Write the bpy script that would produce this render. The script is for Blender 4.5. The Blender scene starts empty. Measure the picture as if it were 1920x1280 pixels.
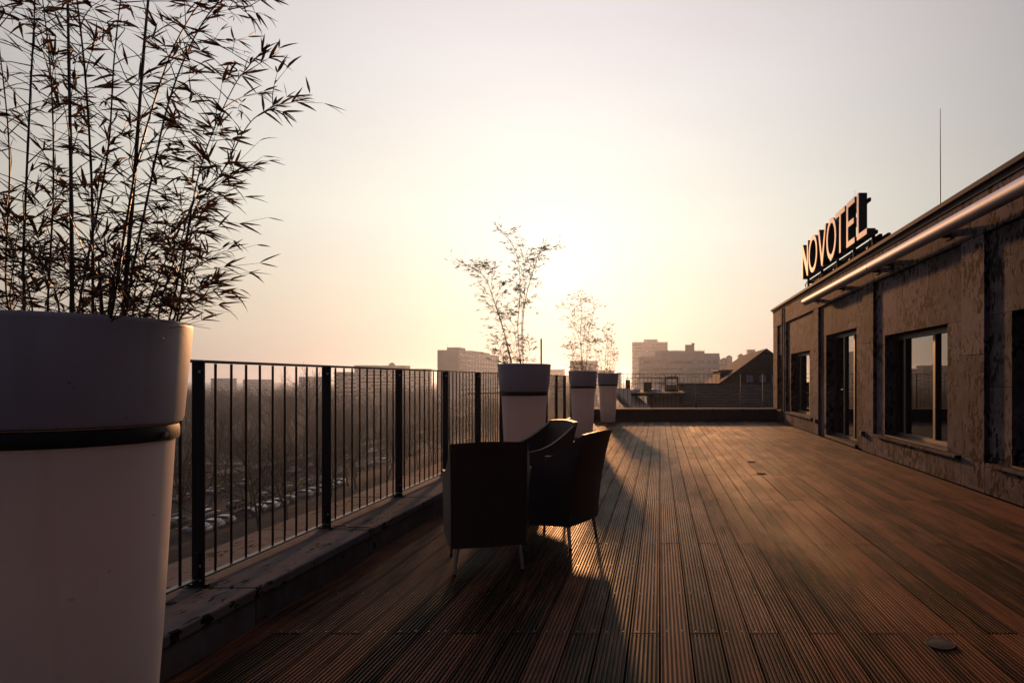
import bpy, bmesh, math, random
from mathutils import Vector, Matrix, Euler, Quaternion
random.seed(7)
sc = bpy.context.scene
col = sc.collection
R = math.radians

# ------------------------------------------------------------------ camera
F, VX, VY, HC = 1220.0, 1237.0, 711.0, 1.2       # focal length (px of 1920), vanishing point, eye height
cam_d = bpy.data.cameras.new('camera'); cam = bpy.data.objects.new('camera', cam_d); col.objects.link(cam)
cam.location = (0, 0, HC); cam.rotation_euler = (R(90), 0, 0)
cam_d.sensor_width = 36; cam_d.lens = F / 1920 * 36
cam_d.shift_x = -(VX - 960) / 1920; cam_d.shift_y = (VY - 640) / 1920
cam_d.clip_start = 0.05; cam_d.clip_end = 9000
sc.camera = cam
def P(px, py, D):                                # pixel + depth -> point
    return Vector(((px - VX) * D / F, D, HC + (VY - py) * D / F))

# ------------------------------------------------------------------ sky, sun, exposure
SUN = Vector((1045 - VX, F, VY - 515)).normalized()
elev = math.asin(SUN.z); azim = math.atan2(SUN.x, SUN.y)
w = bpy.data.worlds.new('World'); sc.world = w; w.use_nodes = True
nt = w.node_tree; nt.nodes.clear(); N = nt.nodes.new; L = nt.links.new
out = N('ShaderNodeOutputWorld'); bg = N('ShaderNodeBackground'); bg.inputs['Strength'].default_value = 0.075
sky = N('ShaderNodeTexSky'); sky.sky_type = 'NISHITA'; sky.sun_disc = False
sky.sun_elevation = elev; sky.sun_rotation = azim
sky.altitude = 100; sky.air_density = 1.0; sky.dust_density = 2.0; sky.ozone_density = 2.0
def vmath(op, *a):
    q = N('ShaderNodeVectorMath'); q.operation = op
    for i, v in enumerate(a):
        if isinstance(v, (tuple, Vector)): q.inputs[i].default_value = tuple(v)
        else: L(v, q.inputs[i])
    return q
def wm(op, *a):
    q = N('ShaderNodeMath'); q.operation = op
    for i, v in enumerate(a):
        if isinstance(v, (int, float)): q.inputs[i].default_value = v
        else: L(v, q.inputs[i])
    return q.outputs[0]
# hazy evening air: brightness falls off with the angle from the sun, all the way round
tcw = N('ShaderNodeTexCoord'); dirn = vmath('NORMALIZE', tcw.outputs['Generated']).outputs[0]
ang = wm('ARCCOSINE', wm('MINIMUM', vmath('DOT_PRODUCT', dirn, SUN).outputs['Value'], .99999))
wide = wm('DIVIDE', .90, wm('ADD', 1.0, wm('POWER', wm('DIVIDE', ang, R(41.0)), 3.0)))
fall = wm('ADD', wm('MULTIPLY', wm('POWER', math.e, wm('MULTIPLY', ang, -1 / R(8.0))), .36), wide)
elv = N('ShaderNodeSeparateXYZ'); L(dirn, elv.inputs[0])
ramp = N('ShaderNodeValToRGB'); L(wm('MAXIMUM', elv.outputs[2], 0.0), ramp.inputs[0])
ramp.color_ramp.elements[0].position = 0.0; ramp.color_ramp.elements[0].color = (.84, .62, .45, 1)
ramp.color_ramp.elements[1].position = .55; ramp.color_ramp.elements[1].color = (1.0, .895, .89, 1)
for p_, c_ in ((.10, (.96, .80, .585, 1)), (.22, (1.0, .935, .775, 1)), (.38, (.97, .915, .84, 1))):
    e_ = ramp.color_ramp.elements.new(p_); e_.color = c_
awy = N('ShaderNodeMapRange'); awy.interpolation_type = 'SMOOTHSTEP'; L(ang, awy.inputs[0]); awy.inputs[1].default_value = R(34); awy.inputs[2].default_value = R(95)
mixw = N('ShaderNodeMix'); mixw.data_type = 'RGBA'; L(awy.outputs[0], mixw.inputs[0]); L(ramp.outputs[0], mixw.inputs[6]); mixw.inputs[7].default_value = (.74, .64, .82, 1)
strk = N('ShaderNodeTexNoise'); strk.inputs['Scale'].default_value = 1.6; strk.inputs['Detail'].default_value = 4       # faint uneven veils
L(vmath('MULTIPLY', dirn, (1.0, 1.0, 5.0)).outputs[0], strk.inputs['Vector'])
hz = vmath('SCALE', mixw.outputs[2]); L(wm('MULTIPLY', fall, wm('MULTIPLY_ADD', strk.outputs['Fac'], .16, .92)), hz.inputs['Scale'])
nis = vmath('SCALE', sky.outputs[0]); nis.inputs['Scale'].default_value = 0.003
amb = vmath('ADD', hz.outputs[0], (.030, .028, .046)); tot = vmath('ADD', amb.outputs[0], nis.outputs[0])
L(tot.outputs[0], bg.inputs['Color']); L(bg.outputs[0], out.inputs['Surface'])
bg.inputs['Strength'].default_value = 1.0
sd = bpy.data.lights.new('sun', 'SUN'); sd.energy = 3.0; sd.angle = R(1.7); sd.color = (1.0, 0.44, 0.17)
so = bpy.data.objects.new('sun', sd); col.objects.link(so); so.rotation_euler = SUN.to_track_quat('Z', 'Y').to_euler(); so.location = (0, 0, 30)
sc.view_settings.view_transform = 'Standard'; sc.view_settings.look = 'None'
sc.view_settings.exposure = 0.0; sc.view_settings.gamma = 1.0; sc.view_settings.use_curve_mapping = False
sc.cycles.use_denoising = True
sc.cycles.max_bounces = 8; sc.cycles.volume_bounces = 1

# ------------------------------------------------------------------ materials
def mat(name, base=(.5, .5, .5), rough=.6, metal=0.0, ior=1.5, bump=0.0, bscale=40.0, var=0.0, vscale=6.0, spec=0.5, stretch=(1, 1, 1)):
    m = bpy.data.materials.new(name); m.use_nodes = True
    t = m.node_tree; b = t.nodes['Principled BSDF']
    b.inputs['Base Color'].default_value = (*base, 1); b.inputs['Roughness'].default_value = rough
    b.inputs['Metallic'].default_value = metal; b.inputs['IOR'].default_value = ior
    b.inputs['Specular IOR Level'].default_value = spec
    tc = t.nodes.new('ShaderNodeTexCoord'); mp = t.nodes.new('ShaderNodeMapping'); mp.inputs['Scale'].default_value = stretch
    t.links.new(tc.outputs['Object'], mp.inputs['Vector'])
    if var:
        n = t.nodes.new('ShaderNodeTexNoise'); n.inputs['Scale'].default_value = vscale; n.inputs['Detail'].default_value = 6
        t.links.new(mp.outputs[0], n.inputs['Vector'])
        r = t.nodes.new('ShaderNodeMapRange'); r.inputs[1].default_value = .3; r.inputs[2].default_value = .7
        r.inputs[3].default_value = 1 - var; r.inputs[4].default_value = 1 + var
        t.links.new(n.outputs['Fac'], r.inputs[0])
        x = t.nodes.new('ShaderNodeMix'); x.data_type = 'RGBA'; x.blend_type = 'MULTIPLY'; x.inputs[0].default_value = 1
        x.inputs[6].default_value = (*base, 1); t.links.new(r.outputs[0], x.inputs[7])
        t.links.new(x.outputs[2], b.inputs['Base Color'])
    if bump:
        n2 = t.nodes.new('ShaderNodeTexNoise'); n2.inputs['Scale'].default_value = bscale; n2.inputs['Detail'].default_value = 5
        t.links.new(mp.outputs[0], n2.inputs['Vector'])
        bp = t.nodes.new('ShaderNodeBump'); bp.inputs['Strength'].default_value = bump; bp.inputs['Distance'].default_value = .01
        t.links.new(n2.outputs['Fac'], bp.inputs['Height']); t.links.new(bp.outputs[0], b.inputs['Normal'])
    return m

def wood_mat():
    m = bpy.data.materials.new('weathered_decking'); m.use_nodes = True; t = m.node_tree; b = t.nodes['Principled BSDF']
    n = t.nodes.new; l = t.links.new
    tc = n('ShaderNodeTexCoord'); oi = n('ShaderNodeObjectInfo'); geo = n('ShaderNodeNewGeometry')
    off = n('ShaderNodeVectorMath'); off.operation = 'MULTIPLY_ADD'
    cmb = n('ShaderNodeCombineXYZ'); mul = n('ShaderNodeMath'); mul.operation = 'MULTIPLY'; mul.inputs[1].default_value = 97
    l(oi.outputs['Random'], mul.inputs[0])
    for i in range(3): l(mul.outputs[0], cmb.inputs[i])
    off.inputs[1].default_value = (1, 1, 1); l(tc.outputs['Object'], off.inputs[0]); l(cmb.outputs[0], off.inputs[2])
    mp = n('ShaderNodeMapping'); mp.inputs['Scale'].default_value = (60, 2.2, 60); l(off.outputs[0], mp.inputs['Vector'])
    gr = n('ShaderNodeTexNoise'); gr.inputs['Scale'].default_value = 1; gr.inputs['Detail'].default_value = 5; l(mp.outputs[0], gr.inputs['Vector'])
    big = n('ShaderNodeTexNoise'); big.inputs['Scale'].default_value = 1.7; big.inputs['Detail'].default_value = 6; big.inputs['Roughness'].default_value = .62
    bm_ = n('ShaderNodeMapping'); bm_.inputs['Scale'].default_value = (1.8, .55, 1); l(geo.outputs['Position'], bm_.inputs['Vector']); l(bm_.outputs[0], big.inputs['Vector'])
    cr = n('ShaderNodeValToRGB'); cr.color_ramp.elements[0].color = (.010, .0052, .0036, 1); cr.color_ramp.elements[1].color = (.175, .069, .034, 1)
    cr.color_ramp.elements[0].position = .15; cr.color_ramp.elements[1].position = .85
    # brightness: board by board, grain, worn patches
    a1 = n('ShaderNodeMath'); a1.operation = 'MULTIPLY_ADD'; l(oi.outputs['Random'], a1.inputs[0]); a1.inputs[1].default_value = .75; a1.inputs[2].default_value = -.40
    a2 = n('ShaderNodeMath'); a2.operation = 'ADD'; g2 = n('ShaderNodeMath'); g2.operation = 'MULTIPLY_ADD'; l(gr.outputs['Fac'], g2.inputs[0]); g2.inputs[1].default_value = 2.0; g2.inputs[2].default_value = -.5
    l(a1.outputs[0], a2.inputs[0]); l(g2.outputs[0], a2.inputs[1])
    b1 = n('ShaderNodeMath'); b1.operation = 'MULTIPLY_ADD'; l(big.outputs['Fac'], b1.inputs[0]); b1.inputs[1].default_value = 1.7; b1.inputs[2].default_value = -.85
    a3 = n('ShaderNodeMath'); a3.operation = 'ADD'; l(a2.outputs[0], a3.inputs[0]); l(b1.outputs[0], a3.inputs[1])
    l(a3.outputs[0], cr.inputs[0]); l(cr.outputs[0], b.inputs['Base Color'])
    rr = n('ShaderNodeMapRange'); rr.inputs[1].default_value = .3; rr.inputs[2].default_value = .7; rr.inputs[3].default_value = .56; rr.inputs[4].default_value = .43
    l(big.outputs['Fac'], rr.inputs[0]); l(rr.outputs[0], b.inputs['Roughness'])
    bp = n('ShaderNodeBump'); bp.inputs['Strength'].default_value = .35; bp.inputs['Distance'].default_value = .004
    l(gr.outputs['Fac'], bp.inputs['Height']); l(bp.outputs[0], b.inputs['Normal']); b.inputs['Specular IOR Level'].default_value = .06; b.inputs['Specular Tint'].default_value = (1, .74, .50, 1)
    return m

def stone_mat(name, c0, c1, pit=(.012, .007, .006), sc_=(1, 1, 1), pits=.60):
    m = bpy.data.materials.new(name); m.use_nodes = True; t = m.node_tree; b = t.nodes['Principled BSDF']
    n = t.nodes.new; l = t.links.new
    geo = n('ShaderNodeNewGeometry'); oi = n('ShaderNodeObjectInfo')
    n1 = n('ShaderNodeTexNoise'); n1.inputs['Scale'].default_value = 5.0; n1.inputs['Detail'].default_value = 8; n1.inputs['Roughness'].default_value = .65
    l(geo.outputs['Position'], n1.inputs['Vector'])
    mp = n('ShaderNodeMapping'); mp.inputs['Scale'].default_value = sc_; l(geo.outputs['Position'], mp.inputs['Vector'])
    n2 = n('ShaderNodeTexNoise'); n2.inputs['Scale'].default_value = 15; n2.inputs['Detail'].default_value = 4; n2.inputs['Roughness'].default_value = .55; n2.inputs['Distortion'].default_value = .7
    l(mp.outputs[0], n2.inputs['Vector'])
    n3 = n('ShaderNodeTexNoise'); n3.inputs['Scale'].default_value = 1.6; n3.inputs['Detail'].default_value = 3; l(geo.outputs['Position'], n3.inputs['Vector'])
    cr = n('ShaderNodeValToRGB'); cr.color_ramp.elements[0].color = (*c0, 1); cr.color_ramp.elements[1].color = (*c1, 1)
    cr.color_ramp.elements[0].position = .34; cr.color_ramp.elements[1].position = .66
    a = n('ShaderNodeMath'); a.operation = 'MULTIPLY_ADD'; a.inputs[1].default_value = .3; a.inputs[2].default_value = -.15; l(oi.outputs['Random'], a.inputs[0])
    a2 = n('ShaderNodeMath'); a2.operation = 'ADD'; l(a.outputs[0], a2.inputs[0]); l(n1.outputs['Fac'], a2.inputs[1]); l(a2.outputs[0], cr.inputs[0])
    # pits: fine noise above a threshold that itself drifts, so they come in clusters
    s = n('ShaderNodeMath'); s.operation = 'MULTIPLY_ADD'; s.inputs[1].default_value = .45; l(n3.outputs['Fac'], s.inputs[0]); l(n2.outputs['Fac'], s.inputs[2])
    mr = n('ShaderNodeMapRange'); mr.inputs[1].default_value = pits + .225; mr.inputs[2].default_value = pits + .275; l(s.outputs[0], mr.inputs[0])
    x = n('ShaderNodeMix'); x.data_type = 'RGBA'; l(mr.outputs[0], x.inputs[0]); l(cr.outputs[0], x.inputs[6]); x.inputs[7].default_value = (*pit, 1)
    l(x.outputs[2], b.inputs['Base Color']); b.inputs['Roughness'].default_value = .8; b.inputs['Specular IOR Level'].default_value = .06
    inv = n('ShaderNodeMath'); inv.operation = 'MULTIPLY_ADD'; inv.inputs[1].default_value = -1.0; l(mr.outputs[0], inv.inputs[0])
    k = n('ShaderNodeMath'); k.operation = 'MULTIPLY'; k.inputs[1].default_value = .25; l(n2.outputs['Fac'], k.inputs[0]); l(k.outputs[0], inv.inputs[2])
    bp = n('ShaderNodeBump'); bp.inputs['Strength'].default_value = .4; bp.inputs['Distance'].default_value = .008
    l(inv.outputs[0], bp.inputs['Height']); l(bp.outputs[0], b.inputs['Normal'])
    return m

def wicker_mat():
    m = bpy.data.materials.new('dark_wicker'); m.use_nodes = True; t = m.node_tree; b = t.nodes['Principled BSDF']
    n = t.nodes.new; l = t.links.new
    uv = n('ShaderNodeUVMap'); uv.uv_map = 'uv'
    sep = n('ShaderNodeSeparateXYZ'); l(uv.outputs[0], sep.inputs[0])
    def mth(op, a, bb=None):
        q = n('ShaderNodeMath'); q.operation = op
        for i, v in enumerate((a, bb)):
            if v is None: continue
            if isinstance(v, (int, float)): q.inputs[i].default_value = v
            else: l(v, q.inputs[i])
        return q.outputs[0]
    su = mth('SINE', mth('MULTIPLY', sep.outputs[0], 2 * math.pi / .018)); sv = mth('SINE', mth('MULTIPLY', sep.outputs[1], 2 * math.pi / .012))
    h = mth('MULTIPLY', su, sv)
    cr = n('ShaderNodeValToRGB'); cr.color_ramp.elements[0].color = (.012, .008, .006, 1); cr.color_ramp.elements[1].color = (.10, .062, .045, 1)
    l(mth('MULTIPLY_ADD', h, .5), cr.inputs[0])
    cr.inputs[0].links[0].from_node.inputs[2].default_value = .5
    l(cr.outputs[0], b.inputs['Base Color']); b.inputs['Roughness'].default_value = .5
    bp = n('ShaderNodeBump'); bp.inputs['Strength'].default_value = .7; bp.inputs['Distance'].default_value = .003
    l(h, bp.inputs['Height']); l(bp.outputs[0], b.inputs['Normal'])
    return m

def color_mat(name, rough=.35, metal=0.0, spec=.5):      # colour taken from each object's own colour
    m = bpy.data.materials.new(name); m.use_nodes = True; t = m.node_tree; b = t.nodes['Principled BSDF']
    oi = t.nodes.new('ShaderNodeObjectInfo'); t.links.new(oi.outputs['Color'], b.inputs['Base Color'])
    b.inputs['Roughness'].default_value = rough; b.inputs['Metallic'].default_value = metal; b.inputs['Specular IOR Level'].default_value = spec
    return m

M = dict(
    wood=wood_mat(),
    stone=stone_mat('pitted_travertine', (.072, .060, .065), (.165, .138, .152), sc_=(1, 1, .6), pits=.535),
    coping=stone_mat('pitted_coping_stone', (.095, .08, .081), (.15, .13, .13), sc_=(1.6, .55, 1), pits=.60),
    face=stone_mat('parapet_face_stone', (.075, .062, .058), (.13, .11, .105), sc_=(1, .6, 1), pits=.66),
    steel=mat('black_painted_steel', (.012, .011, .011), .42, bump=.05, bscale=300),
    under=mat('black_roof_membrane', (.02, .02, .02), .9, var=.3),
    pot=mat('shaded_white_plastic', (.48, .45, .46), .50, var=.10, vscale=2.6, bump=.05, bscale=90),  # collar: same plastic as the body, its shade over the soil put into the colour
    rubber=mat('black_band', (.008, .008, .008), .55),
    bolt=mat('zinc_bolt', (.6, .6, .62), .3, metal=1),
    alu=mat('brushed_aluminium', (.55, .54, .53), .38, metal=1),
    chrome=mat('satin_metal_tube', (.66, .67, .73), .58, metal=.45, var=.06, vscale=3),
    soil=mat('potting_soil', (.03, .02, .014), .95, bump=.8, bscale=60, var=.4, vscale=40),
    wicker=wicker_mat(),
    cushion=mat('dark_cushion', (.03, .02, .017), .9, bump=.15, bscale=200),
    frame=mat('bronze_window_frame', (.055, .036, .028), .5, metal=.0, var=.1),
    glass=mat('dark_window_glass', (.006, .006, .007), .012, ior=2.1),
    reveal=mat('dark_reveal', (.02, .018, .017), .7),
    roofing=mat('bitumen_roofing', (.06, .055, .055), .9, var=.2),
    cornice=mat('dark_sheet_metal', (.06, .05, .047), .75, var=.15, spec=.2),
    letter=mat('letter_box_black', (.01, .01, .011), .4),
    opal=mat('letter_face_opal', (.90, .90, .93), .56, spec=.15),
    culm=mat('bamboo_culm', (.045, .035, .018), .45, var=.3, vscale=30),
    leaf=mat('dry_bamboo_leaf', (.060, .040, .022), .55, var=.35, vscale=8),
    cover=mat('dull_zinc_cover', (.07, .065, .062), .8, spec=.1, metal=.0, var=.2, vscale=30),
    screw=mat('dull_screw', (.30, .27, .25), .4, metal=.8),
    mattblack=mat('matt_black_frame', (.010, .010, .010), .85, spec=.15),
    cable=mat('red_brown_cable', (.22, .07, .04), .5),
)
lf = M['leaf'].node_tree; lb = lf.nodes['Principled BSDF']      # thin leaves let some light through
tr = lf.nodes.new('ShaderNodeBsdfTranslucent'); tr.inputs['Color'].default_value = (.13, .06, .028, 1)
mx = lf.nodes.new('ShaderNodeMixShader'); mx.inputs[0].default_value = .25
lf.links.new(lb.outputs[0], mx.inputs[1]); lf.links.new(tr.outputs[0], mx.inputs[2]); lf.links.new(mx.outputs[0], lf.nodes['Material Output'].inputs['Surface'])

pn = M['pot'].node_tree; pb = pn.nodes['Principled BSDF']; src = pb.inputs['Base Color'].links[0].from_socket
og = pn.nodes.new('ShaderNodeNewGeometry')
def scuff(scale, lo, hi, stretch, amount, col_, src_):
    mp_ = pn.nodes.new('ShaderNodeMapping'); mp_.inputs['Scale'].default_value = stretch; pn.links.new(og.outputs['Position'], mp_.inputs['Vector'])
    n_ = pn.nodes.new('ShaderNodeTexNoise'); n_.inputs['Scale'].default_value = scale; n_.inputs['Detail'].default_value = 5; pn.links.new(mp_.outputs[0], n_.inputs['Vector'])
    q_ = pn.nodes.new('ShaderNodeMapRange'); q_.inputs[1].default_value = lo; q_.inputs[2].default_value = hi; q_.inputs[4].default_value = amount; pn.links.new(n_.outputs['Fac'], q_.inputs[0])
    x_ = pn.nodes.new('ShaderNodeMixRGB'); pn.links.new(q_.outputs[0], x_.inputs[0]); pn.links.new(src_, x_.inputs[1]); x_.inputs[2].default_value = col_
    return x_.outputs[0]
src = scuff(26, .70, .74, (1, 1, .8), .55, (.12, .10, .09, 1), src)        # specks
src = scuff(9, .55, .75, (1, 1, .10), .30, (.20, .17, .15, 1), src)        # faint rain runs
pn.links.new(src, pb.inputs['Base Color'])
M['potbody'] = M['pot'].copy(); M['potbody'].name = 'translucent_white_plastic'; pt = M['potbody'].node_tree
for n_ in pt.nodes:
    if n_.type == 'MIX': n_.inputs[6].default_value = (.78, .745, .74, 1)
t2 = pt.nodes.new('ShaderNodeBsdfTranslucent'); t2.inputs['Color'].default_value = (.8, .74, .72, 1); m2 = pt.nodes.new('ShaderNodeMixShader'); m2.inputs[0].default_value = .38
pt.links.new(pt.nodes['Principled BSDF'].outputs[0], m2.inputs[1]); pt.links.new(t2.outputs[0], m2.inputs[2]); pt.links.new(m2.outputs[0], pt.nodes['Material Output'].inputs['Surface'])

# ------------------------------------------------------------------ helpers
def tag(o, label=None, cat=None, group=None, kind=None):
    if label: o['label'] = label
    if cat: o['category'] = cat
    if group: o['group'] = group
    if kind: o['kind'] = kind
    return o
def thing(name, label, cat, loc=(0, 0, 0), rz=0.0, group=None, kind=None):
    o = bpy.data.objects.new(name, None); col.objects.link(o); o.location = loc; o.rotation_euler = (0, 0, rz)
    o.empty_display_size = .1
    return tag(o, label, cat, group, kind)
def link(name, me, parent=None, loc=(0, 0, 0), rot=None):
    o = bpy.data.objects.new(name, me); col.objects.link(o)
    if parent: o.parent = parent
    o.location = loc
    if rot is not None: o.rotation_euler = rot
    return o
def copy_tree(o, parent=None):
    c = o.copy(); col.objects.link(c); c.parent = parent
    for ch in o.children: copy_tree(ch, c)
    return c
class MB:                                       # collects geometry in one mesh
    def __init__(s): s.v = []; s.f = []; s.sm = []; s.uv = {}
    def add(s, vs, fs, smooth=False):
        k = len(s.v); s.v += [tuple(p) for p in vs]
        for f in fs: s.f.append(tuple(i + k for i in f)); s.sm.append(smooth)
        return k
    def box(s, x0, x1, y0, y1, z0, z1):
        s.add([(x0, y0, z0), (x1, y0, z0), (x1, y1, z0), (x0, y1, z0), (x0, y0, z1), (x1, y0, z1), (x1, y1, z1), (x0, y1, z1)],
              [(0, 3, 2, 1), (4, 5, 6, 7), (0, 1, 5, 4), (1, 2, 6, 5), (2, 3, 7, 6), (3, 0, 4, 7)]); return s
    def bev(s, x0, x1, y0, y1, z0, z1, b=.004):
        bm = bmesh.new(); bmesh.ops.create_cube(bm, size=1)
        for v in bm.verts: v.co = Vector(((x0 + x1) / 2 + v.co.x * (x1 - x0), (y0 + y1) / 2 + v.co.y * (y1 - y0), (z0 + z1) / 2 + v.co.z * (z1 - z0)))
        bmesh.ops.bevel(bm, geom=bm.edges[:], offset=b, segments=1, affect='EDGES')
        bm.verts.index_update(); s.add([v.co.copy() for v in bm.verts], [[v.index for v in f.verts] for f in bm.faces]); bm.free(); return s
    def tube(s, pts, rad, n=6, cap=True, smooth=True):
        pts = [Vector(p) for p in pts]; rings = []
        if isinstance(rad, (int, float)): rad = [rad] * len(pts)
        t0 = (pts[1] - pts[0]).normalized(); up = Vector((0, 0, 1)) if abs(t0.z) < .9 else Vector((1, 0, 0)); a = t0.cross(up).normalized()
        vs = []
        for i, p in enumerate(pts):
            t = (pts[min(i + 1, len(pts) - 1)] - pts[max(i - 1, 0)]).normalized()
            a = (a - t * a.dot(t)).normalized(); b_ = t.cross(a)
            for k in range(n):
                an = 2 * math.pi * k / n; vs.append(p + (a * math.cos(an) + b_ * math.sin(an)) * rad[i])
        fs = [(i * n + k, i * n + (k + 1) % n, (i + 1) * n + (k + 1) % n, (i + 1) * n + k) for i in range(len(pts) - 1) for k in range(n)]
        k0 = s.add(vs, fs, smooth)
        if cap:
            s.f.append(tuple(k0 + k for k in reversed(range(n)))); s.sm.append(False)
            s.f.append(tuple(k0 + (len(pts) - 1) * n + k for k in range(n))); s.sm.append(False)
        return s
    def lathe(s, prof, n=48, c=(0, 0, 0), smooth=True, closed=False):
        vs = []; m = len(prof)
        for r, z in prof:
            for k in range(n):
                an = 2 * math.pi * k / n; vs.append((c[0] + r * math.cos(an), c[1] + r * math.sin(an), c[2] + z))
        fs = [(i * n + k, i * n + (k + 1) % n, (i + 1) % m * n + (k + 1) % n, (i + 1) % m * n + k) for i in range(m if closed else m - 1) for k in range(n)]
        s.add(vs, fs, smooth); return s
    def disc(s, r, z, n=48, c=(0, 0)):
        s.add([(c[0] + r * math.cos(2 * math.pi * k / n), c[1] + r * math.sin(2 * math.pi * k / n), z) for k in range(n)], [tuple(range(n))]); return s
    def prism(s, poly, ax, a0, a1):             # poly of 2-D points extruded along axis ax
        def mk(p, t): return {'x': (t, p[0], p[1]), 'y': (p[0], t, p[1]), 'z': (p[0], p[1], t)}[ax]
        n = len(poly); vs = [mk(p, a0) for p in poly] + [mk(p, a1) for p in poly]
        s.add(vs, [tuple(range(n)), tuple(range(2 * n - 1, n - 1, -1))] + [(k, k + n, (k + 1) % n + n, (k + 1) % n) for k in range(n)]); return s
    def mesh(s, name, m, off=(0, 0, 0), fix=True):
        me = bpy.data.meshes.new(name); o = Vector(off)
        me.from_pydata([tuple(Vector(p) - o) for p in s.v], [], s.f)
        me.polygons.foreach_set('use_smooth', s.sm)
        if fix:
            bm = bmesh.new(); bm.from_mesh(me); bmesh.ops.recalc_face_normals(bm, faces=bm.faces[:]); bm.to_mesh(me); bm.free()
        if fix and any(s.sm): me.set_sharp_from_angle(angle=R(46))
        me.materials.append(m); me.update(); return me
    def build(s, name, m, parent=None, at=None, fix=True):
        """vertices given in world coordinates; origin at `at` (or the parent's base)"""
        base = Vector(parent.location) if parent and parent.parent is None else Vector(pw(parent)) if parent else Vector((0, 0, 0))
        o_ = Vector(at) if at is not None else base
        return link(name, s.mesh(name, m, o_, fix), parent, o_ - base)
def pw(o):
    p = Vector((0, 0, 0))
    while o: p += Vector(o.location); o = o.parent
    return p
def box_part(name, m, parent, x0, x1, y0, y1, z0, z1, b=None):
    mb = MB(); mb.bev(x0, x1, y0, y1, z0, z1, b) if b else mb.box(x0, x1, y0, y1, z0, z1)
    return mb.build(name, m, parent, at=((x0 + x1) / 2, (y0 + y1) / 2, z0))
def rnd(a, b): return random.uniform(a, b)
def catmull(pts, n):
    pts = [Vector(p) for p in pts]; q = [pts[0] * 2 - pts[1]] + pts + [pts[-1] * 2 - pts[-2]]; o = []
    for i in range(1, len(q) - 2):
        for k in range(n):
            t = k / n; p0, p1, p2, p3 = q[i - 1:i + 3]
            o.append(.5 * ((2 * p1) + (p2 - p0) * t + (2 * p0 - 5 * p1 + 4 * p2 - p3) * t * t + (3 * p1 - p0 - 3 * p2 + p3) * t ** 3))
    return o + [pts[-1]]

XI, XF, XO, XW, YE = -1.985, -2.28, -2.72, 3.42, 18.8      # parapet inner face, railing, parapet outer face, wall, far end
Y0 = -3.0

# ================================================================== STRUCTURE: the timber deck
BW = .1413
deck = thing('deck', None, None, (0, 0, 0), kind='structure')
box_part('membrane', M['under'], deck, XI - .01, XW + .2, Y0, YE + .1, -.16, -.06)
def board_mesh(length):
    hw = BW / 2 - .0045; n = 7; pitch = 2 * hw / n; pr = [(-hw, -.026), (-hw, -.0002), (-hw + .0002, 0)]
    for i in range(n):
        x = -hw + (i + .5) * pitch
        pr += [(x - .0052, 0), (x - .0041, -.0010), (x - .0036, -.0095), (x + .0036, -.0095), (x + .0041, -.0010), (x + .0052, 0)]
    pr += [(hw - .0002, 0), (hw, -.0002), (hw, -.026)]
    k = len(pr); vs = [(x, 0, z) for x, z in pr] + [(x, length, z) for x, z in pr]
    fs = [(i, i + k, i + k + 1, i + 1) for i in range(k - 1)] + [tuple(range(k)), tuple(range(2 * k - 1, k - 1, -1))]
    mb = MB(); mb.add(vs, fs); return mb.mesh('board', M['wood'])
cache = {}
for i in range(-14, 24):
    ys = [Y0] + [y for y in ([-.32, 3.08, 6.48, 9.88, 13.28, 16.68] if i % 2 else [-2.03, 1.37, 4.77, 8.17, 11.57, 14.97, 18.37])] + [YE - .01]
    for a, b in zip(ys, ys[1:]):
        if b < 0: continue
        ln = round(b - a - .011, 3)
        if ln not in cache: cache[ln] = board_mesh(ln)
        link('board', cache[ln], deck, ((i + .5) * BW + rnd(-.0008, .0008), a, rnd(-.0012, .0012)))
sm_ = MB()                                       # screw heads, two to a board on every joist
for j in range(28):
    y = .35 + j * .55
    if y > 14: break
    for i in range(-14, 24):
        for s in (-.045, .045):
            x = (i + .5) * BW + s * .844 + rnd(-.002, .002); yy = y + rnd(-.008, .008)
            sm_.add([(x + .0042 * math.cos(k * 1.0472), yy + .0042 * math.sin(k * 1.0472), .0022) for k in range(6)], [tuple(range(6))])
tag(sm_.build('screw_heads', M['screw'], deck, fix=False), kind='stuff')

# round covers let into the deck
for px, py, lab in ((1763, 1208, 'large looking round metal cover in the deck, apart from the other two'), (1427, 888, 'small round metal cover in the deck, one of a close pair'), (1408, 866, 'small round metal cover in the deck, one of a close pair')):
    D = F * HC / (py - VY); p = P(px, py, D)
    t = thing('deck_cover', lab if 'large' not in lab else 'round grey metal cover set in the deck, alone, away from the pair', 'deck cover', (p.x, p.y, .004), group='round covers in the deck')
    mb = MB(); mb.lathe([(.001, .0035), (.050, .0035), (.052, .003), (.052, .0)], 28); mb.mesh
    link('plate', mb.mesh('plate', M['cover']), t)
    mb = MB(); mb.lathe([(.0535, .0), (.0535, .004), (.064, .0035), (.066, 0)], 28); link('ring', mb.mesh('ring', M['cover']), t)

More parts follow.
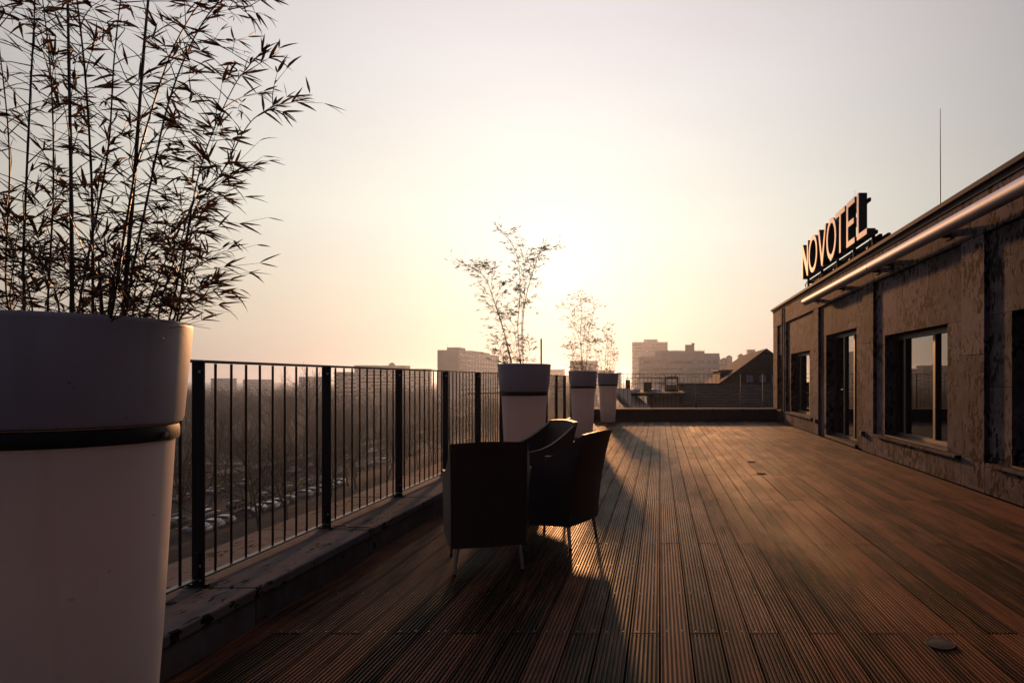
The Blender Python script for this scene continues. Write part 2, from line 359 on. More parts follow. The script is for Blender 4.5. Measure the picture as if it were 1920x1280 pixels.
# ================================================================== parapets
par = thing('parapet_wall', 'low pitted stone parapet along the open side, carrying the long railing', 'parapet', ((XI + XO) / 2, 8, 0))
FY = [3.216 + 1.2355 * k for k in range(-3, 13)]      # railing posts along the open side
cuts = [Y0] + [y - .02 for y in FY if Y0 < y < YE - .3] + [YE + .75]
for a, b in zip(cuts, cuts[1:]):
    box_part('coping_slab', M['coping'], par, XO, XI + .012, a + .003, b - .003, .125, .178 + rnd(-.0015, .0015), .006)
y = Y0
while y < YE:
    y2 = min(y + 1.24, YE + .1); box_part('face_slab', M['face'], par, XI - .10, XI, y + .003, y2 - .003, -.1, .1245, .003); y = y2
box_part('wall_core', M['reveal'], par, XO + .03, XI - .101, Y0, YE + .7, -1.2, .1242)
par2 = thing('parapet_wall', 'stone-capped low wall closing the far end of the deck', 'parapet', (.7, YE + .4, 0))
x = XI + .014
while x < XW - .1:
    x2 = min(x + 1.3, XW - .003); box_part('coping_slab', M['coping'], par2, x + .003, x2 - .003, YE, YE + .75, .29, .345, .006); x = x2
box_part('face_panel', M['cornice'], par2, XI + .016, XW - .004, YE + .03, YE + .06, -.1, .289)
box_part('wall_core', M['reveal'], par2, XI + .016, XW - .004, YE + .061, YE + .72, -1.2, .288)

# ================================================================== railings
def bar_mesh(h):
    mb = MB(); mb.tube([(0, 0, 0), (0, 0, h)], .0065, 8); return mb.mesh('bar', M['steel'])
def post_mesh(h, w_=.06, t_=.015):
    mb = MB(); mb.bev(-w_ / 2, w_ / 2, -t_ / 2, t_ / 2, 0, h, .003); return mb.mesh('post', M['steel'])
boltm = MB(); boltm.lathe([(.0005, .006), (.006, .006), (.008, .003), (.008, 0)], 10); boltm = boltm.mesh('bolt', M['bolt'])
def railing(root, origin, along, across, marks, z0, zt, bars, ends):
    """marks: positions of posts along the run; along/across: unit axes"""
    rz = math.atan2(along.y, along.x) - math.pi / 2          # local +Y runs along the railing
    bm_, pm = bar_mesh(zt - z0 - .062), post_mesh(zt - z0 - .006)
    foot = MB(); foot.bev(-.05, .05, -.016, .016, 0, .012, .002); foot.bev(-.012, .012, -.0175, .0175, .012, .17, .002); foot = foot.mesh('foot', M['steel'])
    def put(name, me, s, z, parent=None, off=0.0):
        p = origin + along * s + across * off - Vector(root.location); p.z = z - root.location.z
        return link(name, me, root, p, (0, 0, rz))
    for a in marks:
        po = put('post', pm, a, z0 + .002)
        link('foot', foot, po, (0, 0, 0))
        for zz in (zt - z0 - .06, .10, .03): link('bolt', boltm, po, (.012, -.0078, zz), (R(90), 0, 0))
    allm = ([ends[0]] if ends[0] < marks[0] - .05 else []) + list(marks) + ([ends[1]] if ends[1] > marks[-1] + .05 else [])
    for a, b in zip(allm, allm[1:]):
        for nm, zz, ww, th in (('top_rail', zt - .014, .045, .014), ('bottom_rail', z0 + .036, .036, .009)):
            mb = MB(); mb.bev(-ww / 2, ww / 2, .009, b - a - .009, 0, th, .002); put(nm, mb.mesh(nm, M['steel']), a, zz)
        n = max(1, round((b - a) / .1236) - 1) if bars is None else bars
        for k in range(n): put('bar', bm_, a + (b - a) * (k + 1) / (n + 1), z0 + .046)
ra = thing('railing', 'long black steel railing with upright bars on the open side of the deck', 'railing', (XF, 8, .178))
railing(ra, Vector((XF, 0, 0)), Vector((0, 1, 0)), Vector((1, 0, 0)), FY, .178, 1.296, 9, (FY[0], YE + .42))
rb = thing('railing', 'black steel railing with thin upright bars across the far end of the deck', 'railing', (.7, YE + .42, .345))
FX = [(px - VX) * (YE + .42) / F for px in (1139.5, 1222, 1304.5, 1388.5, 1430)]
railing(rb, Vector((0, YE + .42, 0)), Vector((1, 0, 0)), Vector((0, 1, 0)), FX, .345, 1.37, None, (XF + .05, XW - .03))
# loose cable on the coping, rod rising behind the railing
cb = MB(); cb.tube(catmull([(XF + .03, 4.47, .19), (XF + .09, 4.52, .187), (XF + .14, 4.48, .186), (XF + .2, 4.49, .186), (XI + .005, 4.46, .186)], 6), .005, 6)
tag(cb.build('cable', M['cable'], at=(XF + .1, 4.47, .18)), 'thin cable lying across the stone coping at a railing post', 'cable')
rod = thing('rod', 'thin upright rod standing on the coping behind a planter', 'rod', (-2.56, 14.05, .178))
mb = MB(); mb.tube([(0, 0, .02), (0, 0, 1.90)], .018, 8); link('pole', mb.mesh('pole', M['steel']), rod)
mb = MB(); mb.bev(-.07, .07, -.07, .07, 0, .02, .003); link('base_plate', mb.mesh('base_plate', M['steel']), rod)

# ================================================================== planters
def planter_parts(root, tie_to):
    mb = MB(); mb.lathe([(.196, 0), (.200, .012), (.228, .45), (.257, 1.03), (.257, 1.062), (.20, 1.062)], 64); mb.disc(.196, 0, 64)
    link('body', mb.mesh('body', M['potbody']), root)
    mb = MB(); mb.lathe([(.20, 1.064), (.262, 1.064), (.274, 1.069), (.279, 1.082), (.2905, 1.22), (.302, 1.36), (.301, 1.370), (.296, 1.375), (.288, 1.374), (.283, 1.368), (.268, 1.26), (.263, 1.20)], 80)
    link('collar', mb.mesh('collar', M['pot']), root)
    mb = MB(); mb.disc(.2665, 1.285, 40); link('soil', mb.mesh('soil', M['soil'], fix=False), root)
    mb = MB(); mb.lathe([(.2575, 1.014), (.2655, 1.016), (.2680, 1.026), (.2680, 1.048), (.2655, 1.060), (.2585, 1.062)], 64)
    band = link('retaining_band', mb.mesh('retaining_band', M['rubber']), root)
    an = R(4); b = MB(); b.tube([(0, 0, -.004), (0, 0, .012)], .0085, 8)
    q = Vector((math.cos(an), math.sin(an), 0)).to_track_quat('Z', 'Y').to_euler()
    link('bolt', b.mesh('bolt', M['bolt']), band, (.268 * math.cos(an), .268 * math.sin(an), 1.036), q)
    mb = MB(); mb.tube([(-.262, .10, 1.036), (tie_to, .14, 1.036)], .006, 6); link('tie_bar', mb.mesh('tie_bar', M['steel']), root)
POTS = [(-1.755, 1.93, 0), (-1.555, 7.47, .3), (-1.60, 13.55, .5), (-1.458, 18.35, 0.2)]
plabs = ['tall white tapered planter with a smooth dark band and bolt, fullest with dense bamboo', 'tall white planter close behind the wicker chairs', 'tall white planter between the chairs and the planter in the corner', 'tall white planter standing in the far corner of the deck']
for (x, y, r), lb_ in zip(POTS, plabs):
    t = thing('planter', lb_, 'planter', (x, y, 0.001), 0, 'tall white planters along the railing')
    planter_parts(t, XF - x + .03)

# ------------------------------------------------------------------ bamboo
def leaf_mesh(bend, fold, wd):
    st = [(0, .004), (.12, .6), (.32, 1), (.6, .82), (.85, .38), (1, 0)]
    vs = []; fs = []
    for s, ww in st:
        z = -bend * s * s
        vs += [(-wd * ww / 2, s, z + fold * ww * wd), (0, s, z), (wd * ww / 2, s, z + fold * ww * wd)]
    for i in range(len(st) - 1):
        a = i * 3; fs += [(a, a + 1, a + 4, a + 3), (a + 1, a + 2, a + 5, a + 4)]
    return vs, fs
LEAVES = [leaf_mesh(b_, f_, w_) for b_, f_, w_ in ((.05, .25, .115), (.22, .2, .105), (.45, .3, .12), (-.06, .35, .10))]
leaf_me = []
for vs, fs in LEAVES:
    mb = MB(); mb.add(vs, fs, True); leaf_me.append(mb.mesh('leaf', M['leaf'], fix=False))
def bamboo(name, label, base, culms, seed, singles, leaf_len, stems=1.0):
    rs = random.Random(seed); u = rs.uniform
    root = thing(name, label, 'bamboo', base, group='bamboo in the planters'); bv = Vector(base)
    twigs = MB(); leaves = []
    def cluster(p, d, n, s=1.0):
        for _ in range(n):
            dd = (d + Vector((u(-.55, .55), u(-.55, .55), u(-.62, .28)))).normalized()
            ln = leaf_len * s * u(.55, 1.15)
            if p.z + dd.z * ln < 1.392: continue
            q = dd.to_track_quat('Y', 'Z') @ Quaternion((0, 1, 0), u(-1.3, 1.3))
            leaves.append((Matrix.Translation(p) @ q.to_matrix().to_4x4() @ Matrix.Scale(ln, 4), rs.randrange(len(LEAVES)), ln))
    for pts, rad, start, dens, blen, bias in culms:
        c = catmull(pts, 9); n = len(c); mb = MB()
        rr = [rad * (1 - .72 * i / (n - 1)) * (1.0 if i % 4 else 1.16) for i in range(n)]
        mb.tube([p - bv for p in c], rr, 6, True); link('culm', mb.mesh('culm', M['culm']), root)
        for i in range(2, n):
            if i / n < start: continue
            for _ in range(2 if u(0, 1) < dens - 1 else 1 if u(0, 1) < dens else 0):
                az = u(0, 6.283); up = u(.35, 1.1); d = (Vector((math.cos(az), math.sin(az) * .8, up)) + Vector(bias) * u(.2, 1)).normalized()
                ln = blen * u(.35, 1.0) * (1 - .35 * i / n); p = c[i].copy(); path = [p.copy()]; k = max(3, int(ln / .07)); dd = d.copy()
                for j in range(k):
                    dd = (dd + Vector((u(-.2, .2), u(-.2, .2), u(-.24, .05)))).normalized(); p = p + dd * (ln / k); path.append(p.copy())
                    if j >= k * .25:
                        if u(0, 1) < .78: cluster(p, dd, rs.choice((1, 1, 2, 2, 3)))
                        if u(0, 1) < .45:
                            e = (dd + Vector((u(-.9, .9), u(-.9, .9), u(-.3, .5)))).normalized(); q2 = p + e * u(.04, .11)
                            twigs.tube([p - bv, q2 - bv], [.0009 * stems, .0005 * stems], 3, False, False); cluster(q2, e, rs.choice((1, 2, 2, 3)))
                cluster(p, dd, 3)
                twigs.tube([q - bv for q in path], [.0019 * stems * (1 - .7 * j / k) for j in range(k + 1)], 3, False, False)
        cluster(c[-1], (c[-1] - c[-2]).normalized(), 4)
    tag(twigs.build('twigs', M['culm'], root, at=base, fix=False), kind='stuff') if False else tag(link('twigs', twigs.mesh('twigs', M['culm'], fix=False), root), kind='stuff')
    # the leaves that show largest are objects of their own, the rest one mesh
    def key(L_):
        p = L_[0].translation; px = VX + F * p.x / p.y; py = VY - F * (p.z - HC) / p.y
        return (-(0 < px < 1920 and 0 < py < 1280), -L_[2] / p.y)
    leaves.sort(key=key); rest = MB()
    for m_, k, ln in leaves[:singles]:
        o = link('leaf', leaf_me[k], root); o.matrix_local = Matrix.Translation(-bv) @ m_
    for m_, k, ln in leaves[singles:]:
        vs, fs = LEAVES[k]; mm = Matrix.Translation(-bv) @ m_; rest.add([mm @ Vector(v) for v in vs], fs, True)
    if rest.v: tag(link('foliage', rest.mesh('foliage', M['leaf'], fix=False), root), kind='stuff')
    return root
def pix(pts, D, spread=0.0, rs=random):
    a = rs.uniform(-spread, spread); b = rs.uniform(-spread, spread) * 1.6
    return [P(x, y, D + a + (b - a) * i / max(1, len(pts) - 1)) for i, (x, y) in enumerate(pts)]
ZS = 1.286
def grounded(pts, pot, rmax=.22):          # let a culm start in the pot's soil
    x, y, _ = pot; p = pts[0]; d = Vector((p.x - x, p.y - y, 0))
    if d.length > rmax: d = d.normalized() * rmax
    return [Vector((x + d.x, y + d.y, ZS - .02))] + pts
D1 = 1.93; r1 = random.Random(3)
spec1 = [  # pixel polylines of the stems in the near planter
    ([(135, 560), (133, 330), (127, 0), (122, -330)], .0068, .04, 1.05, .36, (0, 0, 0)),
    ([(234, 560), (252, 330), (278, 0), (318, -340)], .0070, .04, 1.15, .36, (.3, 0, 0)),
    ([(174, 560), (172, 350), (160, 145), (142, -20), (120, -200)], .0042, .03, .95, .30, (0, 0, 0)),
    ([(214, 560), (240, 400), (266, 270), (330, 80), (420, -60)], .0046, .10, 1.15, .34, (.4, 0, 0)),
    ([(45, 540), (44, 470), (57, 170), (65, 0), (60, -200)], .0042, .03, 1.0, .30, (-.2, 0, 0)),
    ([(12, 550), (18, 300), (0, 100), (-30, -100)], .0034, .03, 1.0, .30, (-.2, 0, 0)),
    ([(335, 585), (358, 412), (415, 325), (465, 235), (512, 198)], .0028, .06, .8, .16, (.5, 0, 0)),
    ([(322, 580), (350, 440), (372, 330), (400, 245), (440, 160), (470, 120)], .0026, .06, .8, .18, (.4, 0, 0)),
    ([(300, 575), (340, 450), (362, 380), (405, 335), (450, 322)], .0024, .06, .9, .14, (.5, 0, .1)),
    ([(240, 560), (285, 330), (320, 180), (370, 60), (420, 0), (462, 24)], .0034, .30, 1.2, .20, (.4, 0, 0)),
    ([(150, 565), (200, 300), (215, 100), (240, -120)], .0036, .10, 1.15, .32, (.2, 0, 0)),
    ([(90, 560), (100, 350), (95, 140), (70, -80)], .0036, .05, 1.1, .32, (0, 0, 0)),
    ([(190, 570), (185, 490)], .0070, .2, 1.2, .22, (.2, 0, 0)),
    ([(205, 575), (222, 480)], .0060, .2, 1.2, .2, (.4, 0, 0)),
    ([(330, 585), (350, 520), (385, 490)], .0028, .0, .9, .14, (.7, 0, .3)),
    ([(345, 585), (365, 545), (395, 530)], .0024, .0, .8, .10, (.7, 0, .4)),
    ([(280, 570), (310, 490), (330, 430)], .0030, .0, .7, .2, (.4, 0, 0)),
    ([(250, 575), (265, 500), (300, 440), (370, 400)], .0026, .1, 1.2, .16, (.4, 0, 0)),
    ([(60, 575), (40, 500), (10, 450)], .0028, .0, .8, .2, (-.4, 0, 0)),
    ([(110, 575), (90, 510), (70, 440)], .0028, .0, .6, .22, (0, 0, 0)),
    ([(20, 575), (25, 500), (35, 420)], .0028, .0, .9, .22, (0, 0, 0)),
    ([(155, 575), (140, 520), (120, 460)], .0028, .0, .5, .2, (0, 0, 0)),
]
culms = [(grounded(pix(p, D1, .16, r1), POTS[0], .24), r_, s_, d_ * (1.0 if s_ < .12 and p[-1][1] < 0 else .72), b_, bi) for p, r_, s_, d_, b_, bi in spec1]
bamboo('bamboo_plant', 'dense bamboo with many leafy stems, in the planter with the bolted band', (*POTS[0][:2], ZS), culms, 11, 300, .063)
def px2(x, y): return (820 + x / 4.571, 420 + y / 4.571)
spec2 = [
    ([px2(640, 1200), px2(590, 1000), px2(545, 840), px2(480, 640), px2(420, 480), px2(340, 390), px2(200, 350)], .006, .10, 1.15, .26, (-.5, 0, 0)),
    ([px2(630, 1200), px2(560, 880), px2(510, 720), px2(470, 600), px2(470, 420), px2(480, 380)], .005, .35, 1.1, .30, (-.4, 0, 0)),
    ([px2(710, 1200), px2(690, 880), px2(710, 560), px2(690, 300), px2(620, 140), px2(545, 60)], .0055, .35, 1.0, .20, (.1, 0, 0)),
    ([px2(735, 1200), px2(735, 820), px2(770, 580), px2(830, 380), px2(880, 240), px2(1000, 215)], .006, .33, 1.25, .17, (0, 0, 0)),
    ([px2(715, 1200), px2(725, 820), px2(745, 600), px2(740, 400), px2(760, 300)], .005, .40, 1.4, .24, (0, 0, 0)),
    ([px2(760, 1200), px2(790, 1080), px2(770, 980)], .003, .1, .8, .10, (.1, 0, 0)),
    ([px2(610, 1205), px2(560, 1130), px2(520, 1020)], .003, .0, 1.2, .16, (-.3, 0, 0)),
    ([px2(680, 1205), px2(660, 1080), px2(620, 930)], .003, .0, 1.0, .16, (-.1, 0, 0)),
    ([px2(690, 1205), px2(660, 900), px2(600, 800), px2(560, 770)], .003, .45, .9, .14, (-.1, 0, 0)),
    ([px2(600, 1208), px2(540, 1185), px2(460, 1160)], .005, .95, .3, .05, (0, 0, 0)),
]
r2 = random.Random(5)
culms = [(grounded(pix(p, 7.47, .16, r2), POTS[1]), r_, s_, d_ * 1.25, b_, bi) for p, r_, s_, d_, b_, bi in spec2]
bamboo('bamboo_plant', 'sparse bamboo forking into a leaning and an upright clump behind the chairs', (*POTS[1][:2], ZS), culms, 12, 300, .064, 1.1)
def px3(x, y): return (1000 + x / 7.11, 540 + y / 7.11)
spec3 = [
    ([px3(640, 1100), px3(640, 800), px3(630, 560), px3(650, 350), px3(620, 200), px3(555, 130)], .006, .12, 1.3, .40, (-.2, 0, 0)),
    ([px3(700, 1100), px3(720, 800), px3(740, 560), px3(800, 350), px3(805, 190)], .006, .2, 1.1, .34, (.1, 0, 0)),
    ([px3(600, 1100), px3(530, 860), px3(510, 760)], .004, .2, 1.2, .2, (-.2, 0, 0)),
    ([px3(660, 1100), px3(620, 700), px3(540, 480), px3(480, 290), px3(330, 270)], .004, .25, 1.0, .26, (-.3, 0, 0)),
    ([px3(690, 1100), px3(760, 800), px3(800, 720), px3(870, 740)], .004, .2, 1.3, .3, (.2, 0, 0)),
    ([px3(560, 1100), px3(500, 850), px3(400, 780)], .003, .3, .8, .12, (-.2, 0, 0)),
    ([px3(650, 1100), px3(670, 700), px3(690, 560), px3(640, 420)], .004, .2, 1.4, .36, (0, 0, 0)),
]
r3 = random.Random(8)
culms = [(grounded(pix(p, 13.55, .2, r3), POTS[2]), r_ * 1.1, s_, d_ * 1.1, b_, bi) for p, r_, s_, d_, b_, bi in spec3]
bamboo('bamboo_plant', 'upright bamboo, narrow and thick, in the planter next after the chairs', (*POTS[2][:2], ZS), culms, 13, 0, .075, 1.3)
spec4 = [
    ([px3(955, 1120), px3(960, 900), px3(985, 700), px3(930, 540)], .006, .1, 1.3, .30, (0, 0, 0)),
    ([px3(1010, 1120), px3(1030, 900), px3(1040, 760), px3(1045, 660)], .005, .1, 1.2, .24, (.1, 0, 0)),
    ([px3(920, 1120), px3(890, 980), px3(870, 860)], .005, .1, 1.2, .24, (-.1, 0, 0)),
    ([px3(980, 1120), px3(1000, 850), px3(1010, 640), px3(1020, 480)], .005, .3, .8, .2, (0, 0, 0)),
    ([px3(1030, 1120), px3(1080, 950), px3(1085, 860)], .004, .1, .9, .14, (.1, 0, 0)),
]
culms = [(grounded(pix(p, 18.35, .15, r3), POTS[3]), r_ * 1.2, s_, d_ * 1.2, b_, bi) for p, r_, s_, d_, b_, bi in spec4]
bamboo('bamboo_plant', 'short bamboo clump in the planter standing in the far corner', (*POTS[3][:2], ZS), culms, 14, 0, .08, 1.5)

# ================================================================== wicker chairs
def wicker_panel(name, outer, inner, root):
    """outer/inner: grids [u][v] of points; closed slab with uv in metres"""
    nu, nv = len(outer), len(outer[0]); vs = [p for c in outer for p in c] + [p for c in inner for p in c]; k = nu * nv
    fs = []
    for i in range(nu - 1):
        for j in range(nv - 1):
            a = i * nv + j; fs += [(a, a + nv, a + nv + 1, a + 1), (k + a, k + a + 1, k + a + nv + 1, k + a + nv)]
    for i in range(nu - 1):
        for j in (0, nv - 1): a = i * nv + j; fs.append((a, a + nv, k + a + nv, k + a))
    for j in range(nv - 1):
        for i in (0, nu - 1): a = i * nv + j; fs.append((a, a + 1, k + a + 1, k + a))
    mb = MB(); mb.add(vs, fs, True); me = mb.mesh(name, M['wicker'])
    ul = me.uv_layers.new(name='uv'); acc = {}
    for idx, p in enumerate(vs):
        q = idx % k; i, j = divmod(q, nv); u_ = sum((Vector(outer[a + 1][j]) - Vector(outer[a][j])).length for a in range(i)); acc[idx] = (u_, p[2])
    for lp in me.loops: ul.data[lp.index].uv = acc[lp.vertex_index]
    me.set_sharp_from_angle(angle=R(50))
    return link(name, me, root)
def make_chair(label):
    t = thing('wicker_armchair', label, 'armchair', group='wicker armchairs by the railing')
    # local frame: chair faces +Y, rear at -Y
    zb = .165; zback, zarm = .815, .60; dp = .50
    def lean(z): q = max(0, (z - .2) / .62); return -.035 * q - .085 * q * q
    def halfw(s): return .218 + .062 * s ** .8          # half width rear -> front
    def ztop(s): return zarm + (zback - zarm) * max(0, 1 - s / .82) ** 2.3 - .012 * s
    nv = 9
    # back
    o, i_ = [], []
    for k in range(9):
        a = k / 8 * 2 - 1; x = a * .226; zt = zback + .012 * (1 - a * a); bow = -.022 * (1 - a * a)
        co, ci = [], []
        for j in range(nv):
            z = zb + (zt - zb) * j / (nv - 1)
            co.append(Vector((x * (1 - .03 * (j / 8)), -dp / 2 + lean(z) + bow, z))); ci.append(Vector((x * (1 - .03 * (j / 8)) * .9, -dp / 2 + lean(z) + bow + .036, z - .004)))
        o.append(co); i_.append(ci)
    wicker_panel('backrest', o, i_, t)
    for sgn in (-1, 1):
        o, i_ = [], []
        for k in range(12):
            s = k / 11; zt = ztop(s); co, ci = [], []
            for j in range(nv):
                v = j / (nv - 1); z = zb + (zt - zb) * v; f = 1 - s
                y = -dp / 2 + dp * s + lean(z) * (1 - s) ** 1.5 + (.004 if s == 0 else 0); x = halfw(s) + .012 * v * s + .008
                co.append(Vector((sgn * x, y, z))); ci.append(Vector((sgn * (x - .036), y + (.012 if s == 0 else 0), z - .003)))
            o.append(co); i_.append(ci)
        wicker_panel('armrest', o, i_, t)
    ap = [[Vector((x, dp / 2 - .012, z)) for z in (zb, .28, .385)] for x in (-.236, -.1, .1, .236)]
    ai = [[Vector((p.x, p.y - .03, p.z)) for p in c] for c in ap]; wicker_panel('apron', ap, ai, t)
    mb = MB(); mb.prism([(-.178, -.208), (.178, -.208), (.232, .19), (-.232, .19)], 'z', .33, .385); link('seat', mb.mesh('seat', M['wicker']), t)
    bm = bmesh.new(); bmesh.ops.create_cube(bm, size=1)
    for v in bm.verts: v.co = Vector((v.co.x * (.33 if v.co.y < 0 else .43), v.co.y * .39 + .005, .425 + v.co.z * .075))
    bmesh.ops.bevel(bm, geom=bm.edges[:], offset=.025, segments=3, affect='EDGES'); me = bpy.data.meshes.new('seat_cushion'); bm.to_mesh(me); bm.free()
    for p in me.polygons: p.use_smooth = True
    me.materials.append(M['cushion']); link('seat_cushion', me, t)
    for sx in (-1, 1):
        for y0, y1, x0, x1 in ((-.215, -.245, .185, .205), (.215, .235, .228, .240)):
            mb = MB(); mb.tube([(sx * x0, y0, .21), (sx * x1, y1, .006)], [.015, .0105], 10); lg = link('leg', mb.mesh('leg', M['alu']), t)
            mb = MB(); mb.tube([(sx * x1, y1, .009), (sx * x1, y1, 0.0)], .0125, 10); link('glide', mb.mesh('glide', M['rubber']), lg)
    return t
ch = make_chair('dark wicker armchair seen squarely from the back, closest to the banded planter')
ch.location = (-1.125, 4.27, .001); ch.rotation_euler.z = math.atan2(.95, -.27) - math.pi / 2
ch2 = copy_tree(ch); tag(ch2, 'dark wicker armchair standing furthest out on the deck, facing the railing'); ch2.location = (-.785, 4.86, .001); ch2.rotation_euler.z = math.atan2(.36, -.93) - math.pi / 2
ch3 = copy_tree(ch); tag(ch3, 'dark wicker armchair right in front of a white planter, its inner backrest showing'); ch3.location = (-1.16, 5.80, .001); ch3.rotation_euler.z = math.atan2(-.67, -.74) - math.pi / 2

# ================================================================== the hotel wing
ho = thing('hotel_wing', 'long flat-roofed pitted stone wing with dark windows along the deck', 'building', (XW, 8, 0))
piers = [(-.27, .26), (3.28, 3.80), (6.86, 7.38), (10.43, 10.98), (14.05, 14.49), (17.65, 18.10)]
BYE = 19.62
XR = XW + .05                                   # recessed wall plane
box_part('core', M['reveal'], ho, XW + .30, 11, -3, BYE - .02, -23.2, 3.18)
box_part('lower_storeys', M['stone'], ho, XO + .02, XW + .298, -3, YE + .74, -23.2, -.20)
box_part('roof', M['roofing'], ho, XW - .02, 11.05, -3, BYE + .01, 3.185, 3.24)
y = -3.0                                          # cornice in lengths
while y < BYE:
    y2 = min(y + 2.4, BYE + .06); box_part('cornice', M['cornice'], ho, XW - .07, XW + .25, y, y2 - .004, 3.242, 3.30, .004); y = y2
y = -3.0; k = 0
while y < BYE - .2:                               # fascia slabs
    y2 = min(y + [1.21, .83, 1.45, .98][k % 4], BYE); k += 1
    box_part('fascia_slab', M['stone'], ho, XW - .002 + rnd(-.001, .001), XW + .298, y + .002, y2 - .002, 2.745, 3.183, .003); y = y2
for a, b in piers:                                # piers in three lengths
    zs = [.0, .335, 1.62 + rnd(-.2, .2), 2.742]
    for z0, z1 in zip(zs, zs[1:]):
        box_part('pier_slab', M['stone'], ho, XW, XW + .298, a, b, z0 + .002, z1 - .002, .003)
box_part('pier_slab', M['stone'], ho, XW + .002, XW + .298, 18.95, BYE, .0, 2.742, .003)
def opening_bay(y0, y1, o0, o1, zs_, zh, door=False):
    """wall slabs of one bay between piers y0..y1 round an opening o0..o1, zs_..zh"""
    rev = .22; XG = XR + rev
    a = y0 + .002; n = 3 if y1 - y0 > 2 else 1
    for q in range(n):                            # slabs over the opening
        b = y0 + (y1 - y0) * (q + 1) / n + (rnd(-.12, .12) if q < n - 1 else 0)
        box_part('lintel_slab', M['stone'], ho, XR + rnd(-.001, .001), XW + .297, a, min(b, y1 - .002) - .003, zh + .002, 2.742, .002); a = b
    for s0, s1 in ((y0 + .002, o0), (o1, y1 - .002)):
        if s1 - s0 < .03: continue
        for z0, z1 in ((.337 if not door else .002, 1.12), (1.12, zh)):
            box_part('side_slab', M['stone'], ho, XR, XW + .297, s0, s1, z0 + .002, z1, .002)
    if not door:
        a = y0 + .002
        while a < y1 - .05:
            b = min(a + .98, y1 - .002); b = y1 - .002 if y1 - b < .25 else b
            box_part('plinth_slab', M['stone'], ho, XW + rnd(-.001, .001), XW + .297, a, b - .004, .002, .298, .003); a = b
        wn = thing_part('window', (XG, (o0 + o1) / 2, zs_))
        box_part('sill', M['stone'], wn, XW - .055, XW + .29, y0 + .25 - .2, y1 - .25 + .12, .300, .335, .004)
    else:
        wn = thing_part('door', (XG, (o0 + o1) / 2, zs_))
        box_part('threshold', M['cornice'], wn, XW + .02, XW + .29, o0, o1, .0, .05, .004)
        zs_ = .055
    fr = MB()                                     # frame and mullions
    for f0, f1 in ((o0, o0 + .06), (o1 - .06, o1)): fr.box(XG - .05, XG + .03, f0, f1, zs_, zh)
    fr.box(XG - .05, XG + .03, o0 + .06, o1 - .06, zh - .07, zh - .001); fr.box(XG - .05, XG + .03, o0 + .06, o1 - .06, zs_, zs_ + .05)
    ln = o1 - o0
    ms = [o0 + .35 * ln + .01, o1 - .17 * ln] if not door else [o0 + .33 * ln, o0 + .645 * ln, o0 + .96 * ln]
    if ln < 1.3: ms = []
    for m_ in ms: fr.box(XG - .055, XG + .028, m_ - .035, m_ + .035, zs_ + .05, zh - .07)
    fr.build('frame', M['frame'], wn, at=(XG, o0, zs_))
    ed = [o0 + .06] + ms + [o1 - .06]
    for e0, e1 in zip(ed, ed[1:]):
        i0 = e0 + (.035 if e0 in ms else 0); i1 = e1 - (.035 if e1 in ms else 0)
        box_part('pane', M['glass'], wn, XG - .012, XG + .012, i0, i1, zs_ + .05, zh - .07)
    if door:
        hd = MB(); yy = ms[1] + .09; hd.tube([(XG - .05, yy, 1.0), (XG - .09, yy, 1.0), (XG - .09, yy - .12, 1.0)], .009, 8); hd.build('handle', M['bolt'], wn, at=(XG, yy, 1.0))
    else:
        box_part('inner_sill', M['frame'], wn, XR - .001, XG - .056, o0 + .003, o1 - .003, .336, .352)
def thing_part(name, loc):
    o = bpy.data.objects.new(name, None); col.objects.link(o); o.parent = ho; o.location = Vector(loc) - Vector(ho.location); o.empty_display_size = .1; return o
opening_bay(.26, 3.28, .70, 2.85, .352, 1.87)
opening_bay(3.80, 6.86, 4.25, 6.41, .352, 1.87)
opening_bay(7.38, 10.43, 7.85, 10.03, .352, 1.87)
opening_bay(10.98, 14.05, 11.47, 13.57, .052, 2.11, True)
opening_bay(14.49, 17.65, 15.0, 17.2, .352, 1.87)
opening_bay(18.10, 18.95, 18.2, 18.85, .352, 1.90)
opening_bay(-3.0, -.27, -2.6, -.8, .352, 1.87)
dp_ = MB(); dp_.tube([(XW - .03, 18.02, .03), (XW - .03, 18.02, 3.18)], .022, 8); dp_.build('downpipe', M['steel'], ho, at=(XW - .03, 18.02, 0))
# end caps of the plinth beside the door
for y in (10.86, 14.1): box_part('plinth_cap', M['cornice'], ho, XW - .06, XW - .003, y, y + .13, .25, .333, .004)

# awning cassettes
for y0, y1, lb_ in ((9.9, 14.35, 'round satin metal awning tube over the glazed door'), (5.4, 9.895, 'round satin metal awning tube over the wide window, continuing another'), (.9, 5.395, 'round satin metal awning tube nearest the banded planter, end of the row')):
    aw = thing('awning_tube', lb_, 'awning', (3.2, (y0 + y1) / 2, 2.912), group='awning tubes along the wall')
    mb = MB(); mb.tube([(3.2, y0 + .01, 2.912), (3.2, y1 - .01, 2.912)], .070, 28); mb.build('cassette', M['chrome'], aw)
    for y in (y0, y1 - .01):
        mb = MB(); mb.tube([(3.2, y, 2.912), (3.2, y + .01, 2.912)], .073, 28); mb.build('end_cap', M['alu'], aw)
    mb = MB(); mb.prism([(3.205, 2.838), (3.24, 2.832), (3.25, 2.842), (3.215, 2.847)], 'y', y0 + .02, y1 - .02); mb.build('front_bar', M['alu'], aw)
    for y in (y0 + .25, (y0 + y1) / 2, y1 - .3):
        mb = MB(); mb.bev(3.262, XW - .003, y, y + .09, 2.877, 2.947, .004); mb.bev(XW - .016, XW - .004, y - .03, y + .12, 2.84, 3.04, .003); mb.build('bracket', M['mattblack'], aw)

